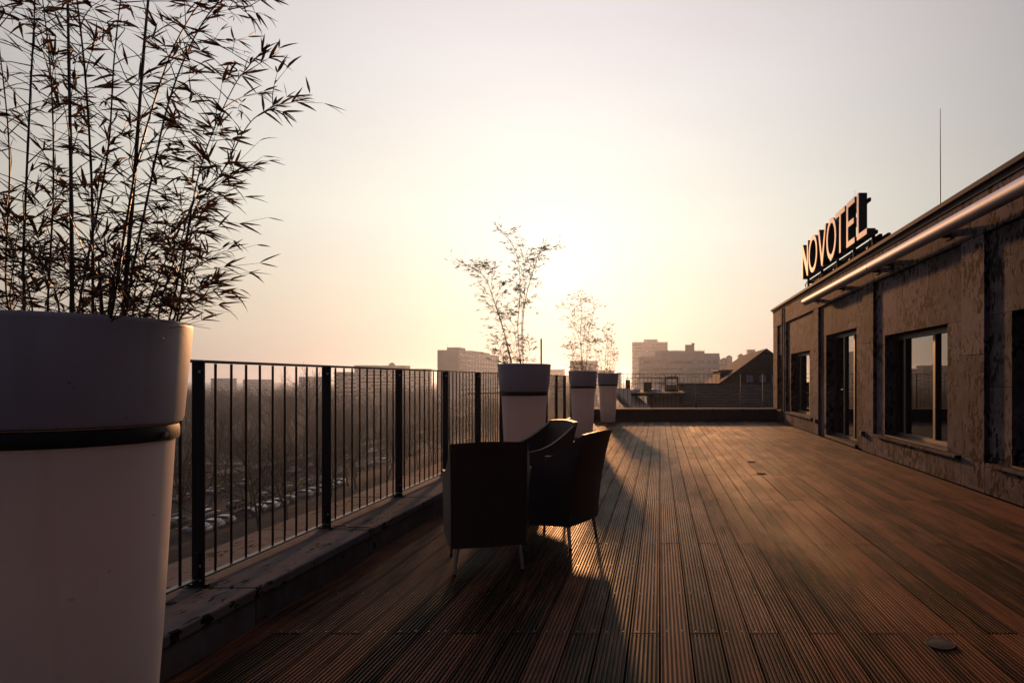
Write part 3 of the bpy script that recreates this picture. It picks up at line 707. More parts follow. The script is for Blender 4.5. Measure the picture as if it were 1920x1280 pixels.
# ================================================================== roof sign
SX = 3.70; ZB, LH = 3.79, .87
def stroke_poly(letter, wd):
    """outline loops (u to the right of the reader, v up) in metres for a bold condensed capital"""
    s = .105; h = LH
    if letter == 'N': return [[(0, 0), (s, 0), (s, h * .66), (wd - s, 0), (wd, 0), (wd, h), (wd - s, h), (wd - s, h * .36), (s, h), (0, h)]]
    if letter == 'V': return [[(wd / 2 - s * .5, 0), (wd / 2 + s * .5, 0), (wd, h), (wd - s * 1.05, h), (wd / 2, h * .24), (s * 1.05, h), (0, h)]]
    if letter == 'T': return [[(wd / 2 - s / 2, 0), (wd / 2 + s / 2, 0), (wd / 2 + s / 2, h - s), (wd, h - s), (wd, h), (0, h), (0, h - s), (wd / 2 - s / 2, h - s)]]
    if letter == 'E': return [[(0, 0), (wd, 0), (wd, s), (s, s), (s, h * .5 - s / 2), (wd * .9, h * .5 - s / 2), (wd * .9, h * .5 + s / 2), (s, h * .5 + s / 2), (s, h - s), (wd, h - s), (wd, h), (0, h)]]
    if letter == 'L': return [[(0, 0), (wd, 0), (wd, s), (s, s), (s, h), (0, h)]]
    n = 36; o = [[], []]
    for k in range(n):
        a = 2 * math.pi * k / n; o[0].append((wd / 2 + (wd / 2) * math.cos(a), h / 2 + (h / 2 + .01) * math.sin(a))); o[1].append((wd / 2 + (wd / 2 - s) * math.cos(a), h / 2 + (h / 2 - s * .95) * math.sin(a)))
    return o
def letter_meshes(letter, wd, dep):
    lo = stroke_poly(letter, wd); bm = bmesh.new()
    def slab(x0, x1, grow=0.0):
        mb = MB()
        def co(p, x): return (x, -p[0], p[1])       # reader on the deck side: u runs towards -Y
        if len(lo) == 2:
            a, b = lo; n = len(a); vs = [co(p, x0) for p in a] + [co(p, x0) for p in b] + [co(p, x1) for p in a] + [co(p, x1) for p in b]; fs = []
            for k in range(n):
                q = (k + 1) % n; fs += [(k, q, n + q, n + k), (2 * n + k, 3 * n + k, 3 * n + q, 2 * n + q), (k, 2 * n + k, 2 * n + q, q), (n + k, n + q, 3 * n + q, 3 * n + k)]
            mb.add(vs, fs)
        else:
            a = lo[0]; n = len(a); vs = [co(p, x0) for p in a] + [co(p, x1) for p in a]
            from mathutils.geometry import tessellate_polygon
            tris = tessellate_polygon([[Vector((p[0], p[1], 0)) for p in a]])
            mb.add(vs, [tuple(t_) for t_ in tris] + [tuple(i + n for i in reversed(t_)) for t_ in tris] + [(k, (k + 1) % n, (k + 1) % n + n, k + n) for k in range(n)])
        return mb
    return slab(0, dep), slab(-.012, -.002)
sg = thing('roof_sign', 'roof sign of seven tall pale-faced capital letters reading NOVOTEL', 'sign', (SX, 14.2, 3.24))
LT = [('N', 16.87, .67), ('O', 16.12, .86), ('V', 15.17, .74), ('O', 14.40, .78), ('T', 13.66, .68), ('E', 12.86, .53), ('L', 12.18, .58)]
for c_, y, wd in LT:
    b_, f_ = letter_meshes(c_, wd, .15); lo = Vector((SX, y, ZB)) - Vector(sg.location)
    o = link('letter', b_.mesh('letter', M['letter']), sg, lo); link('face', f_.mesh('face', M['opal']), o, (0, 0, 0))
for z, nm in ((ZB + .02, 'rail'), (ZB + .70, 'rail')):
    mb = MB(); mb.box(SX + .152, SX + .20, 11.62 if nm and z < ZB + .5 else 12.0, 16.95, z, z + .06); mb.build(nm, M['mattblack'], sg)
for z, x in ((ZB - .07, SX + .152), (ZB - .05, SX + .30)):
    mb = MB(); mb.box(x, x + .05, 11.40, 16.95, z - .03, z + .03); mb.build('rail', M['mattblack'], sg)
for y in (16.7, 15.3, 13.95, 12.75, 11.62):
    mb = MB(); mb.box(SX + .10, SX + .150, y, y + .06, 3.24, ZB - .001 + 0); mb.build('post', M['mattblack'], sg)
    mb = MB(); mb.box(SX + .08, SX + .36, y - .05, y - .005, ZB - .14, ZB - .085); mb.build('crossbar', M['mattblack'], sg)
    mb = MB(); mb.tube([(SX + .3, y + .1, ZB - .08), (SX + .75, y + .1, ZB - .22), (SX + .95, y + .1, 3.25)], .022, 6); mb.build('brace', M['mattblack'], sg)
    mb = MB(); mb.tube(catmull([(SX + .13, y + .25, ZB - .04), (SX + .12, y + .33, ZB - .17), (SX + .15, y + .5, ZB - .15), (SX + .16, y + .56, ZB - .04)], 5), .008, 5); mb.build('wire', M['rubber'], sg)
# rods on the roof
for px, pt, X, lb_ in ((1763, 204, 3.85, 'long thin lightning rod standing on the roof edge, clear of the sign'), (1603, 357, 5.0, 'short thin lightning rod rising behind the roof sign letters')):
    D = F * X / (px - VX); zt = HC + (VY - pt) * D / F
    t = thing('lightning_rod', lb_, 'lightning rod', (X, D, 3.24), group='rods on the roof')
    mb = MB(); mb.tube([(0, 0, .08), (0, 0, (zt - 3.24) * .5), (0, 0, zt - 3.24)], [.010, .008, .004], 6); link('rod', mb.mesh('rod', M['alu']), t)
    mb = MB(); mb.lathe([(.13, 0), (.13, .05), (.05, .08), (.001, .085)], 16); link('foot', mb.mesh('foot', M['roofing']), t)

# ================================================================== STRUCTURE: the ground far below, street, path
GZ = -23.2
M.update(
    ground=mat('winter_ground', (.030, .026, .018), .95, var=.5, vscale=.05, spec=.02),
    asphalt=mat('asphalt', (.036, .035, .035), .9, var=.35, vscale=.3, spec=.04),
    gravel=mat('pale_path', (.20, .18, .155), .95, var=.2, vscale=.5, spec=.03),
    paint=mat('road_paint', (.7, .7, .68), .7),
    kerb=mat('kerb_stone', (.25, .24, .23), .8),
    bark=mat('bare_bark', (.026, .019, .016), .95, var=.3, vscale=2, spec=.04),
    conc=mat('pale_concrete', (.62, .60, .60), .8, var=.1, vscale=.1),
    conc2=mat('grey_render', (.36, .34, .33), .85, var=.12, vscale=.1),
    band=mat('dark_window_band', (.05, .05, .055), .12),
    lightwin=mat('pale_blind', (.62, .58, .54), .5),
    slate=mat('slate_grey', (.05, .045, .045), .75, var=.35, vscale=3, spec=.15),
    slate2=mat('weathered_roof', (.085, .075, .073), .9, spec=.1, var=.2, vscale=2),
    plaster=mat('beige_plaster', (.32, .26, .21), .85, var=.1, vscale=.6),
    winblue=mat('bluish_window', (.30, .33, .46), .25),
    white=mat('white_plastic_dome', (.8, .78, .76), .3),
    tile=mat('dull_red_tile', (.14, .06, .045), .8, var=.2, vscale=1),
    carpaint=color_mat('car_paint', .22, .3), carglass=mat('car_glass', (.01, .01, .012), .04, ior=1.8), tyre=mat('tyre', (.012, .012, .012), .85),
    lamp=mat('lamp_glass', (.7, .7, .7), .1), lampred=mat('tail_lamp', (.25, .01, .01), .15),
    wood_far=mat('far_twigs', (.026, .019, .017), .95, var=.25, vscale=.03, spec=.04),
)
def sheet(name, m, pts, z):
    mb = MB(); mb.add([(x, y, z) for x, y in pts], [tuple(range(len(pts)))]); return tag(mb.build(name, m, fix=False), kind='structure')
sheet('ground', M['ground'], [(-4200, -600), (4200, -600), (4200, 5200), (-4200, 5200)], GZ)
sheet('street', M['asphalt'], [(-97, -50), (-79, -50), (-79, 700), (-97, 700)], GZ + .02)
sheet('parking_lot', M['asphalt'], [(-77, 60), (-46, 60), (-46, 260), (-77, 260)], GZ + .02)
sheet('path', M['gravel'], [(-122, 60), (-114, 60), (-108, 300), (-100, 420), (-106, 420), (-113, 300)], GZ + .02)
sheet('path', M['gravel'], [(-260, 196), (-117, 186), (-117, 191), (-260, 203)], GZ + .025)
for x in (-97.2, -79): 
    mb = MB(); mb.box(x, x + .2, -50, 700, GZ, GZ + .14); tag(mb.build('kerb', M['kerb']), kind='structure')
mk = MB()
for k in range(60): y = 40 + k * 7; mk.add([(-88.1, y, GZ + .026), (-87.9, y, GZ + .026), (-87.9, y + 3, GZ + .026), (-88.1, y + 3, GZ + .026)], [(0, 1, 2, 3)])
tag(mk.build('lane_markings', M['paint'], fix=False), kind='structure')
# wooded rise behind the roofs on the far side
hv = []; hn = 40
for j in range(14):
    for i in range(hn + 1):
        x = -200 + i * 25; y = 430 + j * 40
        h = 44 * math.exp(-((x - 250) / 210) ** 2) * min(1, j / 7) + 1.5 * math.sin(x * .05 + j) * min(1, j / 5)
        hv.append((x, y, GZ - .5 + max(0, h) + (j > 0) * .2))
mb = MB(); mb.add(hv, [(j * (hn + 1) + i, j * (hn + 1) + i + 1, (j + 1) * (hn + 1) + i + 1, (j + 1) * (hn + 1) + i) for j in range(13) for i in range(hn)], True)
hill = tag(mb.build('hill', M['ground'], fix=False), kind='structure')
def hill_z(x, y):
    j = (y - 430) / 40
    return GZ - .3 + max(0, 44 * math.exp(-((x - 250) / 210) ** 2) * min(1, j / 7) + 1.5 * math.sin(x * .05 + j) * min(1, j / 5)) if y > 430 else GZ

# ================================================================== bare winter trees
def tree_meshes(seed, H, fine=True):
    rs = random.Random(seed); u = rs.uniform; tk, cr = MB(), MB()
    def grow(p, d, ln, rad, lev, tgt):
        k = 4 if lev < 2 else 3 if lev < 3 else 2; pts = [p.copy()]; q = p.copy(); dd = d.copy()
        for i in range(k):
            dd = (dd + Vector((u(-.2, .2), u(-.2, .2), u(-.06, .16)))).normalized(); q = q + dd * (ln / k); pts.append(q.copy())
        sides = 7 if lev == 0 else 5 if lev == 1 else 3
        (tk if lev < 2 else cr).tube(pts, [rad * (1 - .62 * i / k) for i in range(k + 1)], sides, False, lev < 3)
        if lev >= tgt: return
        n = (0, 9, 7, 6, 4)[lev + 1] if lev < 4 else 3
        for i in range(n):
            t = (.35 if lev == 0 else .2) + (.65 if lev == 0 else .8) * (i + u(0, .8)) / n; t = min(t, .99); a = int(t * k); f = t * k - a; b = pts[a].lerp(pts[a + 1], f)
            az = i * 2.4 + u(-.5, .5); side = Vector((math.cos(az), math.sin(az), 0)); dn = (pts[a + 1] - pts[a]).normalized()
            sd_ = (side - dn * side.dot(dn)); sd_ = sd_.normalized() if sd_.length > .1 else Vector((1, 0, 0))
            nd = (dn * u(.45, .9) + sd_ * u(.6, 1.0) + Vector((0, 0, .22))).normalized()
            grow(b, nd, ln * u(.42, .62) * (1 if lev else .95), max(.012, rad * u(.34, .5)), lev + 1, tgt)
    grow(Vector((0, 0, 0)), Vector((0, 0, 1)), H * .72, H * .017, 0, 4 if fine else 3)
    return tk.mesh('trunk', M['bark'], fix=False), cr.mesh('crown', M['bark'], fix=False)
TR = [tree_meshes(40 + k, 16) for k in range(5)]
def tree(x, y, s, k, label, group, rz=None, z=GZ):
    t = thing('bare_tree', label, 'tree', (x, y, z), rnd(0, 6.28) if rz is None else rz, group); t.scale = (s, s, s)
    link('trunk', TR[k][0], t); link('crown', TR[k][1], t); return t
rt = random.Random(21)
for k in range(44):       # row between the parapet and the parking lot, then beside the street
    y = 62 + k * 5.2 + rt.uniform(-2, 2); tree(-60 - (k % 3) * 7 + rt.uniform(-3, 3), y, rt.uniform(.62, 1.0), k % 5, 'bare winter tree standing among the parked cars below the railing', 'bare trees over the car park')
for k in range(34):
    y = 95 + k * 8.5 + rt.uniform(-3, 3); tree(-101 - rt.uniform(0, 3), y, rt.uniform(.7, 1.05), (k + 2) % 5, 'bare winter tree on the verge between the street and the pale path', 'bare trees beside the street')
tree(-112, 205, 1.58, 1, 'tallest bare tree, its rounded crown rising above the skyline behind the railing', 'bare trees beside the street')
# a wood reads as one mass beyond the path
lt, lc = tree_meshes(77, 16, False); lt2, lc2 = tree_meshes(78, 16, False)
lows = []
for a, b in ((lt, lc), (lt2, lc2)):
    vs = [v.co.copy() for v in a.vertices]; n0 = len(vs); fs = [tuple(p.vertices) for p in a.polygons]
    vs += [v.co.copy() for v in b.vertices]; fs += [tuple(i + n0 for i in p.vertices) for p in b.polygons]; lows.append((vs, fs))
wd = MB(); cnt = 0
for k in range(680):
    x = rt.uniform(-480, -112); y = rt.uniform(110, 600)
    if y < -x * .5 or abs(y - 195 - (-117 - x) * .07) < 10: continue
    s = rt.uniform(.75, 1.25); an = rt.uniform(0, 6.28); vs, fs = lows[k % 2]; c_, s_ = math.cos(an) * s, math.sin(an) * s
    wd.add([(x + v.x * c_ - v.y * s_, y + v.x * s_ + v.y * c_, GZ + v.z * s) for v in vs], fs); cnt += 1
for k in range(90):       # trees on the rise
    x = rt.uniform(60, 420); y = rt.uniform(470, 760); s = rt.uniform(.5, .9); vs, fs = lows[k % 2]
    wd.add([(x + v.x * s, y + v.y * s, hill_z(x, y) + v.z * s) for v in vs], fs)
o = wd.build('wood', M['wood_far'], fix=False); tag(o, 'far-off bare winter woodland beyond the path and up the rise', 'wood', kind='stuff')

# ================================================================== parked cars
def make_car():
    t = thing('parked_car', 'car', 'car')
    W = .88
    def loft(st, m, name):
        mb = MB(); n = len(st[0][1])
        vs = [(p[0], y, p[1]) for y, sec in st for p in sec]
        fs = [(i * n + k, i * n + (k + 1) % n, (i + 1) * n + (k + 1) % n, (i + 1) * n + k) for i in range(len(st) - 1) for k in range(n)]
        mb.add(vs, fs + [tuple(range(n)), tuple(range(len(vs) - n, len(vs)))], True); me = mb.mesh(name, m); me.set_sharp_from_angle(angle=R(40)); return link(name, me, t)
    def sec(hw, z0, z1): return [(-hw, z0 + .12), (-hw * .9, z0), (hw * .9, z0), (hw, z0 + .12), (hw, z1 - .14), (hw * .92, z1), (-hw * .92, z1), (-hw, z1 - .14)]
    loft([(-2.15, sec(W * .84, .32, .68)), (-2.05, sec(W * .95, .24, .84)), (-1.3, sec(W, .2, .93)), (0, sec(W, .2, .95)), (.9, sec(W, .2, .93)), (1.75, sec(W * .95, .22, .80)), (2.08, sec(W * .86, .28, .66)), (2.15, sec(W * .75, .34, .58))], M['carpaint'], 'body')
    def cab(hw, z): return [(-hw, .90), (hw, .90), (hw * .96, z - .02), (hw * .86, z), (-hw * .86, z), (-hw * .96, z - .02)]
    loft([(-1.95, cab(.72, .93)), (-1.35, cab(.74, 1.38)), (.2, cab(.74, 1.40)), (1.05, cab(.74, .93))], M['carglass'], 'windows')
    mb = MB(); mb.bev(-.61, .61, -1.33, .16, 1.392, 1.44, .018); link('roof', mb.mesh('roof', M['carpaint']), t)
    for x in (-.80, .80):
        for y in (-1.3, 1.32):
            mb = MB(); mb.lathe([(.20, -.10), (.29, -.10), (.315, -.07), (.315, .07), (.29, .10), (.20, .10)], 16, closed=True)
            wl = link('wheel', mb.mesh('wheel', M['tyre']), t, (x, y, .315), (0, R(90), 0))
            mb = MB(); mb.lathe([(.001, .07), (.19, .085), (.20, .07), (.20, -.07), (.19, -.085), (.001, -.07)], 16); link('rim', mb.mesh('rim', M['alu']), wl)
        mb = MB(); mb.bev(x * .78 - .15, x * .78 + .15, 2.02, 2.12, .56, .68, .02); link('headlight', mb.mesh('headlight', M['lamp']), t)
        mb = MB(); mb.bev(x * .82 - .12, x * .82 + .12, -2.13, -2.04, .62, .76, .02); link('tail_lamp', mb.mesh('tail_lamp', M['lampred']), t)
    return t
car0 = make_car(); first = True
COL = [('silver', (.55, .55, .56, 1)), ('white', (.78, .78, .77, 1)), ('black', (.012, .012, .013, 1)), ('dark grey', (.07, .07, .075, 1)), ('dark blue', (.02, .03, .09, 1)), ('dark red', (.16, .015, .015, 1))]
def car(x, y, rz, where, group):
    global first
    c = car0 if first else copy_tree(car0); first = False
    nm, cc = COL[rt.choice((0, 0, 1, 1, 2, 3, 4, 5))]
    c.location = (x, y, GZ + .024); c.rotation_euler.z = rz; tag(c, f'{nm} car parked {where}', 'car', group + ', ' + nm)
    for ch_ in c.children:
        if ch_.name.startswith(('body', 'roof')): ch_.color = cc
for k in range(14): car(-95.6 + rt.uniform(-.1, .1), 112 + k * 9.5 + rt.uniform(-1.5, 1.5), math.pi, 'at the street kerb on the path side', 'cars at the kerb')
for k in range(14): car(-80.4 + rt.uniform(-.1, .1), 108 + k * 8.2 + rt.uniform(-1, 1), 0, 'at the street kerb on the car park side', 'cars at the near kerb')
for k in range(16):
    if k in (3, 9): continue
    car(-74.2 + rt.uniform(-.2, .2), 104 + k * 3.1, R(90), 'in the car park bays under the bare trees', 'cars in the car park')

# ================================================================== buildings beyond the far railing
def gbuild(name, label, cx, cy, group=None): return thing(name, label, 'building', (cx, cy, GZ), group=group)
# low flat-roofed house with roof gear, close beyond the railing
fl = gbuild('flat_roofed_house', 'low beige house with a dark flat roof, skylight domes and roof gear', -.3, 36)
D = 33.0
p0, p1 = P(1213, 745, D), P(1270, 745, D)
box_part('wall', M['plaster'], fl, p0.x, p1.x + .1, D, D + 9, GZ, P(0, 742, D).z)
q0, q1 = P(1183, 0, D - .5), P(1287, 0, D - .5); zr = P(0, 739.5, D).z
box_part('roof', M['slate'], fl, q0.x, q1.x, D - .5, D + 10, zr - .06, zr + .10, .02)
for px, w_ in ((1192, 14), (1231, 19)):
    c = P(px, 735, D + 2); mb = MB(); mb.lathe([(.26 * w_ / 16, zr + .10), (.26 * w_ / 16, zr + .17), (.22 * w_ / 16, zr + .24), (.1 * w_ / 16, zr + .28), (.001, zr + .29)], 20, c=(c.x, c.y, 0)); mb.build('skylight_dome', M['white'], fl)
c = P(1214, 0, D + 1.5); box_part('chimney', M['slate'], fl, c.x - .2, c.x + .2, c.y, c.y + .5, zr + .101, zr + .62)
fr = MB(); a, b = P(1246, 0, D + 3).x, P(1272, 0, D + 3).x; z0, z1 = zr + .10, P(0, 706, D + 3).z
fr.box(a, a + .09, D + 3, D + 3.5, z0, z1); fr.box(b - .09, b, D + 3, D + 3.5, z0, z1); fr.box(a + .09, b - .09, D + 3, D + 3.5, z1 - .12, z1); fr.box(a + .09, b - .09, D + 3, D + 3.5, z0, z0 + .1)
fr.build('roof_hatch_frame', M['slate'], fl); box_part('hatch_panel', M['plaster'], fl, a + .1, b - .1, D + 3.2, D + 3.25, z0 + .1, z1 - .45)
for k in range(2):
    zz = zr + .55 + k * .3; mb = MB(); mb.tube([(P(1174, 0, D + 4).x, D + 4, zz), (P(1262, 0, D + 4).x, D + 4, zz)], .018, 6); mb.build('guard_rail', M['steel'], fl)
for px in (1175, 1196, 1240, 1260): x = P(px, 0, D + 4).x; mb = MB(); mb.tube([(x, D + 4, zr + .1), (x, D + 4, zr + .87)], .018, 6); mb.build('guard_post', M['steel'], fl)
box_part('vent_box', M['slate'], fl, P(1173, 0, D + 3).x, P(1181, 0, D + 3).x, D + 3, D + 3.4, zr + .1, zr + .75)
# its lean-to roof running down on the left
lean_ = gbuild('lean_to_roof', 'small sloping slate roof with a pale verge beside the flat-roofed house', -2, 31)
a, b, c_, d_ = P(1152, 734, 36), P(1180, 728, 36), P(1232, 778, 30.5), P(1192, 778, 30.5)
mb = MB(); mb.add([a, b, c_, d_] + [v - Vector((0, 0, .25)) for v in (a, b, c_, d_)], [(0, 1, 2, 3), (7, 6, 5, 4), (0, 4, 5, 1), (1, 5, 6, 2), (2, 6, 7, 3), (3, 7, 4, 0)]); mb.build('slope', M['slate'], lean_)
up = Vector((0, 0, .1)); e0, e1 = P(1165, 731, 35.9), P(1216, 779, 30.4); wv = Vector((.42, 0, 0))
mb = MB(); mb.add([e0 + up - wv, e0 + up + wv, e1 + up + wv, e1 + up - wv, e0 - wv - up, e0 + wv - up, e1 + wv - up, e1 - wv - up], [(0, 1, 2, 3), (7, 6, 5, 4), (0, 4, 5, 1), (1, 5, 6, 2), (2, 6, 7, 3), (3, 7, 4, 0)]); mb.build('verge', M['plaster'], lean_)
box_part('wall', M['slate2'], lean_, a.x, c_.x - .2, 30.6, 36, GZ, d_.z - .6)
# long slate mansard with the gable house behind it
sl = gbuild('slate_roofed_house', 'long house with a steep dark slate roof close behind the far railing', 4.6, 41)
x0, x1 = P(1272, 0, 40).x, 14.0; zt, zb_ = P(0, 720.5, 40).z, P(0, 790, 36).z
mb = MB(); mb.prism([(36, zb_), (40, zt), (44.7, zt), (44.7, zb_)], 'x', x0, x1); core = mb.build('roof', M['slate'], sl)
rows = 13
for r_ in range(rows):                            # slate courses, each a stepped strip of slates
    t0, t1 = r_ / rows, (r_ + 1) / rows; ya, yb = 36 + 4 * t0, 36 + 4 * t1; za, zb2 = zb_ + (zt - zb_) * t0, zb_ + (zt - zb_) * t1
    mb = MB(); x = x0 - (.2 if r_ % 2 else 0)
    while x < x1:
        xa, xb = max(x, x0) + .012, min(x + .4, x1) - .012
        if xb - xa > .03: mb.add([(xa, ya - .07, za + .035), (xb, ya - .07, za + .035), (xb, yb - .02, zb2 + .012), (xa, yb - .02, zb2 + .012)], [(0, 1, 2, 3)]); mb.add([(xa, ya - .07, za + .035), (xb, ya - .07, za + .035), (xb, ya - .06, za - .01), (xa, ya - .06, za - .01)], [(0, 1, 2, 3)])
        x += .4
    tag(mb.build('slate_course', M['slate'], core, fix=False), kind='stuff')
box_part('ridge', M['slate2'], sl, x0 - .05, x1, 39.9, 40.15, zt + .002, zt + .07, .02)
box_part('wall', M['plaster'], sl, x0 + .2, x1, 36.4, 44.6, GZ, zb_ - .005)
gh = gbuild('gable_house', 'dark slate gable house with two bluish attic windows and a flat dormer', 7.4, 50)
Dg = 45.0; ap = P(1437, 657, Dg); ef = P(1349, 720, Dg); hw = ap.x - ef.x; Db = 58.5
mb = MB(); mb.prism([(ef.x + .15, GZ), (ef.x + .15, ef.z), (ap.x, ap.z - .12), (2 * ap.x - ef.x - .15, ef.z), (2 * ap.x - ef.x - .15, GZ)], 'y', Dg + .02, Db); mb.build('wall', M['slate'], gh)
for s in (-1, 1):
    mb = MB(); e = Vector((ap.x + s * (hw + .12), 0, ef.z - .1)); mb.prism([(ap.x, ap.z), (e.x, e.z), (e.x, e.z + .11), (ap.x, ap.z + .14)], 'y', Dg - .15, Db + .1); mb.build('roof_slope', M['slate2'], gh)
for pa, pb in ((1400, 1412), (1424, 1436), (1447, 1458)):
    a, b = P(pa, 716.5, Dg), P(pb, 703, Dg)
    wn = bpy.data.objects.new('window', None); col.objects.link(wn); wn.parent = gh; wn.location = Vector((a.x, Dg, a.z)) - Vector(gh.location)
    f_ = MB(); f_.box(a.x - .05, a.x, Dg - .03, Dg + .019, a.z, b.z); f_.box(b.x, b.x + .05, Dg - .03, Dg + .019, a.z, b.z); f_.box(a.x - .05, b.x + .05, Dg - .03, Dg + .019, b.z, b.z + .05); f_.box(a.x - .05, b.x + .05, Dg - .05, Dg + .019, a.z - .06, a.z)
    f_.build('frame', M['slate2'], wn); box_part('pane', M['winblue'], wn, a.x + .001, b.x - .001, Dg - .005, Dg + .018, a.z + .001, b.z - .001)
a, b = P(1346, 699, 50), P(1380, 696, 50)
dm = box_part('dormer', M['slate'], gh, a.x, b.x + .4, 48, 55, ef.z, b.z); box_part('dormer_roof', M['plaster'], gh, a.x - .15, b.x + .3, 47.8, 55.2, b.z + .002, b.z + .10, .01)

# office blocks in the haze
def storeys(root, x0, x1, y0, y1, zt, n, fh, m=None, sides=('y',), bandh=.42, lit=None):
    """stacked floors: a pale parapet band proud of a dark ribbon of windows on each floor"""
    m = m or M['conc']
    box_part('glazing_core', M['band'], root, x0 + .35, x1 - .35, y0 + .35, y1 - .35, GZ, zt - .3)
    for k in range(n):
        z1 = zt - k * fh; box_part('spandrel', m, root, x0, x1, y0, y1, z1 - fh * (1 - bandh), z1)
    zl = zt - n * fh + fh * bandh
    if zl > GZ + 1: box_part('base', m, root, x0 + .01, x1 - .01, y0 + .01, y1 - .01, GZ, zl - fh * bandh)
    rs = random.Random(int(x0 * 7 + y0))
    for k in range(n):
        zc = zt - (k + 1) * fh; L_ = x1 - x0; nb = max(2, int(L_ / 3.2))
        for i in range(nb):
            if rs.random() < .30: box_part('blind', M['lightwin'], root, x0 + L_ * i / nb + .3, x0 + L_ * (i + 1) / nb - .3, y0 + .26, y0 + .34, zc + .12, zc + fh * bandh - .1)
ob = gbuild('office_block', 'wide hazy office block with ribbon windows and a stepped roof', 14, 410); D = 400
x0, x1 = P(1197, 0, D).x, P(1350, 0, D).x; zt = P(0, 668, D).z
storeys(ob, x0, x1, D, D + 22, zt, 7, 4.4)
a, b = P(1228, 657.5, D + 6), P(1321, 657.5, D + 6); box_part('penthouse', M['conc2'], ob, a.x, b.x, D + 6, D + 20, zt + .01, a.z)
a2, b2 = P(1320, 0, D + 3), P(1350, 662, D + 3); box_part('roof_block', M['conc'], ob, a2.x + .8, b2.x - .3, D + 3, D + 21, zt + .01, b2.z)
a, b = P(1285, 646, D + 9), P(1302, 646, D + 9); tw = box_part('lift_tower', M['conc2'], ob, a.x, b.x, D + 9, D + 15, P(0, 657.5, D + 6).z + .01, a.z)
box_part('antenna_box', M['slate'], ob, b.x - 1.6, b.x + .1, D + 9.5, D + 11, a.z + .01, a.z + 1.1)
for px, h_ in ((1296, 2.2), (1312, 1.8), (1321, 1.6), (1305, 1.2)):
    x = P(px, 0, D + 12).x; mb = MB(); zq = P(0, 657.5, D + 6).z if px > 1302 else a.z; mb.tube([(x, D + 12, zq), (x, D + 12, zq + h_)], .07, 5); mb.build('mast', M['slate'], ob)
for i in range(11):
    x = P(1232 + i * 4.6, 0, D + 7).x; z = P(0, 657.5, D + 6).z; box_part('roof_unit', M['conc2'], ob, x, x + .7, D + 7, D + 8, z + .01, z + rnd(.3, .8))
tb = gbuild('tower_block', 'tall pale slab block faded by haze behind the office block', -14, 660); D = 650
x0, x1 = P(1185, 0, D).x, P(1252, 0, D).x; zt = P(0, 641, D).z
storeys(tb, x0, x1, D, D + 18, zt, 17, 3.3, bandh=.32)
a, b = P(1207, 636, D + 4), P(1233, 636, D + 4); box_part('roof_house', M['conc'], tb, a.x, b.x, D + 4, D + 14, zt + .01, a.z)
for px, h_ in ((1192, 3), (1198, 4), (1213, 5.5), (1249, 1.5)):
    x = P(px, 0, D + 8).x; mb = MB(); z = a.z if 1207 < px < 1233 else zt; mb.tube([(x, D + 8, z), (x, D + 8, z + h_)], .08, 5); mb.build('mast', M['slate'], tb)
lb2 = gbuild('slab_building', 'long hazy flat-roofed slab building seen at its blank end beyond the railing', -140, 480); D = 430
x0, x1 = P(820, 0, D).x, P(860.5, 0, D).x; zt = P(0, 656, D).z
box_part('end_wall', M['conc'], lb2, x0, x1 - .02, D, D + .5, GZ, zt + .05)
box_part('glazing_core', M['band'], lb2, x0 + .4, x1 - .4, D + .5, D + 108, GZ, zt - .3)
for k in range(10): z1 = zt - k * 3.4; box_part('spandrel', M['conc'], lb2, x0 + .01, x1, D + .51, D + 108, z1 - 2.0, z1)
for k in range(14): y = D + 4 + k * 7.6; box_part('pillar', M['conc'], lb2, x1 - .5, x1 - .05, y, y + .5, GZ, zt - .31)
a, b = P(838, 650, D + 3), P(864, 650, D + 3); box_part('roof_house', M['conc2'], lb2, a.x, min(b.x, x1 - .5), D + 3, D + 16, zt + .06, P(0, 651, D + 3).z)
box_part('roof_house', M['conc2'], lb2, x0 + 2, x1 - 3, D + 40, D + 90, zt + .06, zt + 1.4)
for px, dy, h_ in ((839, 4, 2.5), (864, 5, 3.5), (855, 8, 2.5), (895, 60, 3), (908, 80, 3.5)):
    y = D + dy; x = min(P(px, 0, y).x, x1 - 1); mb = MB(); mb.tube([(x, y, zt + .06), (x, y, zt + 2.2 + h_)], .06, 5); mb.build('mast', M['slate'], lb2)
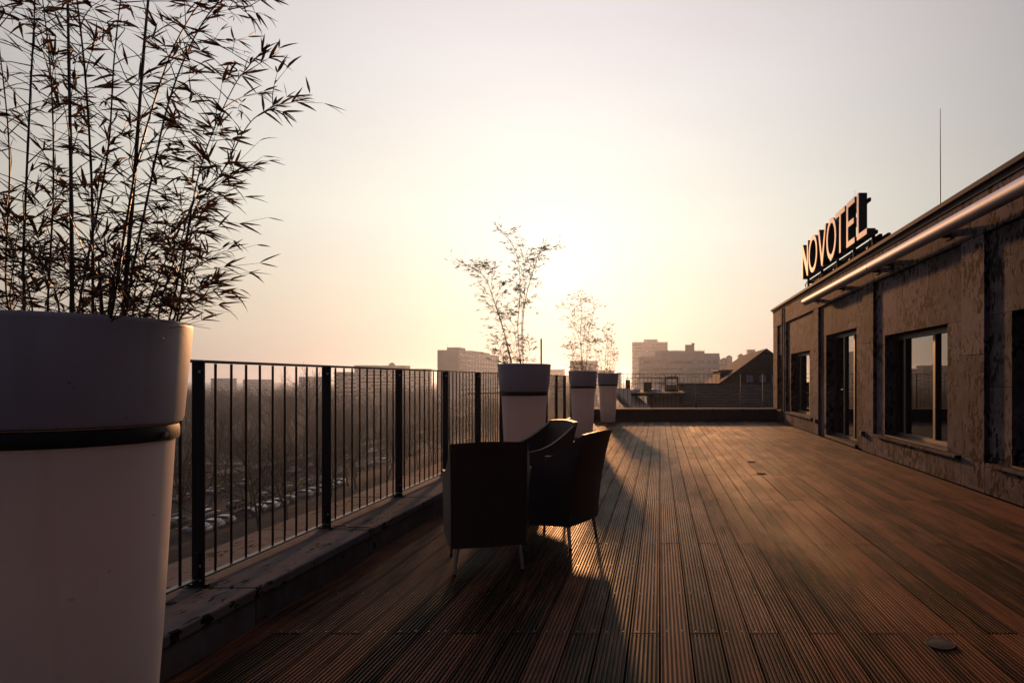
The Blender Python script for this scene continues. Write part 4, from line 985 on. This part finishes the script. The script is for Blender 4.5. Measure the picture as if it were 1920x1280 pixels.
# skyline blocks, each with its own storeys
SKY = [(664, 702, 684.5, 620, 'with two flat steps beside a domed roof'), (712, 758, 685, 640, 'with a small dome on its roof'), (626, 652, 697, 520, 'in front of the stepped skyline block'), (752, 800, 691, 700, 'wide and low next to the slab building'),
       (1030, 1056, 692, 760, 'just above the railing between two planters'), (1068, 1118, 676, 560, 'behind the bamboo of the second last planter'), (1157, 1164, 698, 600, 'as a sliver beside the corner planter'), (395, 430, 709, 900, 'beyond the wood, low'), (455, 500, 711, 980, 'beyond the wood, long and flat'), (560, 600, 706, 900, 'beside the tallest bare tree'), (1120, 1150, 694, 820, 'behind the corner planter')]
for pa, pb, pt, D, wh in SKY:
    x0, x1 = P(pa, 0, D).x, P(pb, 0, D).x; zt = P(0, pt, D).z
    t = gbuild('skyline_block', f'hazy skyline block {wh}', (x0 + x1) / 2, D + 8, 'hazy blocks on the skyline')
    storeys(t, x0, x1, D, D + 16, zt, max(3, int((zt - GZ) / 3.6) - 1), 3.3, M['conc2'], bandh=.35)
    if 'dome' in wh and 'small' in wh:
        mb = MB(); c = P(735, 0, D + 6); mb.lathe([(3.0, zt), (3.0, zt + .8), (2.4, zt + 2.0), (1.2, zt + 2.9), (.001, zt + 3.2)], 16, c=(c.x, c.y, 0)); mb.build('dome', M['conc2'], t)
# houses on the rise
for pa, pb, pt, D, wh in ((1350, 1364, 672, 560, 'lowest of the row, next to the office block'), (1362, 1373, 667, 590, 'gabled, tucked behind the first trees'), (1385, 1394, 664, 600, 'small, between tree tops'), (1402, 1416, 655, 640, 'flat-topped, highest on the rise'), (1375, 1388, 676, 560, 'just over the slate gable roof')):
    a, b = P(pa, 0, D).x, P(pb, 0, D).x; zt = P(0, pt, D).z; zg = min(hill_z(a, D), hill_z(b, D + 9)) - .5
    t = thing('hillside_house', f'hazy hillside house {wh}', 'house', ((a + b) / 2, D, zg), group='houses on the wooded rise')
    box_part('wall', M['plaster'], t, a, b, D, D + 9, zg, zt - 1.2)
    if 'flat' in wh: box_part('roof', M['conc2'], t, a - .2, b + .2, D - .2, D + 9.2, zt - 1.195, zt, .05)
    else:
        mb = MB(); mb.prism([(a - .3, zt - 1.19), (b + .3, zt - 1.19), ((a + b) / 2, zt + .8)], 'y', D - .3, D + 9.3); mb.build('roof', M['tile'], t)
    n = max(2, int((b - a) / 2.2))
    for r_ in range(2):
        for i in range(n):
            xc = a + (b - a) * (i + .5) / n; z = zt - 2.9 - r_ * 2.8; box_part('window', M['band'], t, xc - .5, xc + .5, D - .02, D + .1, z, z + 1.3)

# ================================================================== haze
hm = bpy.data.materials.new('haze'); hm.use_nodes = True; ht = hm.node_tree; ht.nodes.remove(ht.nodes['Principled BSDF'])
pv = ht.nodes.new('ShaderNodeVolumePrincipled'); pv.inputs['Color'].default_value = (.60, .74, 1.0, 1); pv.inputs['Density'].default_value = .00028; pv.inputs['Anisotropy'].default_value = .76
ht.links.new(pv.outputs[0], ht.nodes['Material Output'].inputs['Volume'])
mb = MB(); mb.box(-4300, 4300, -700, 5300, GZ - 1, 48); tag(mb.build('haze', hm), 'thin evening haze over the city', 'haze', kind='stuff')
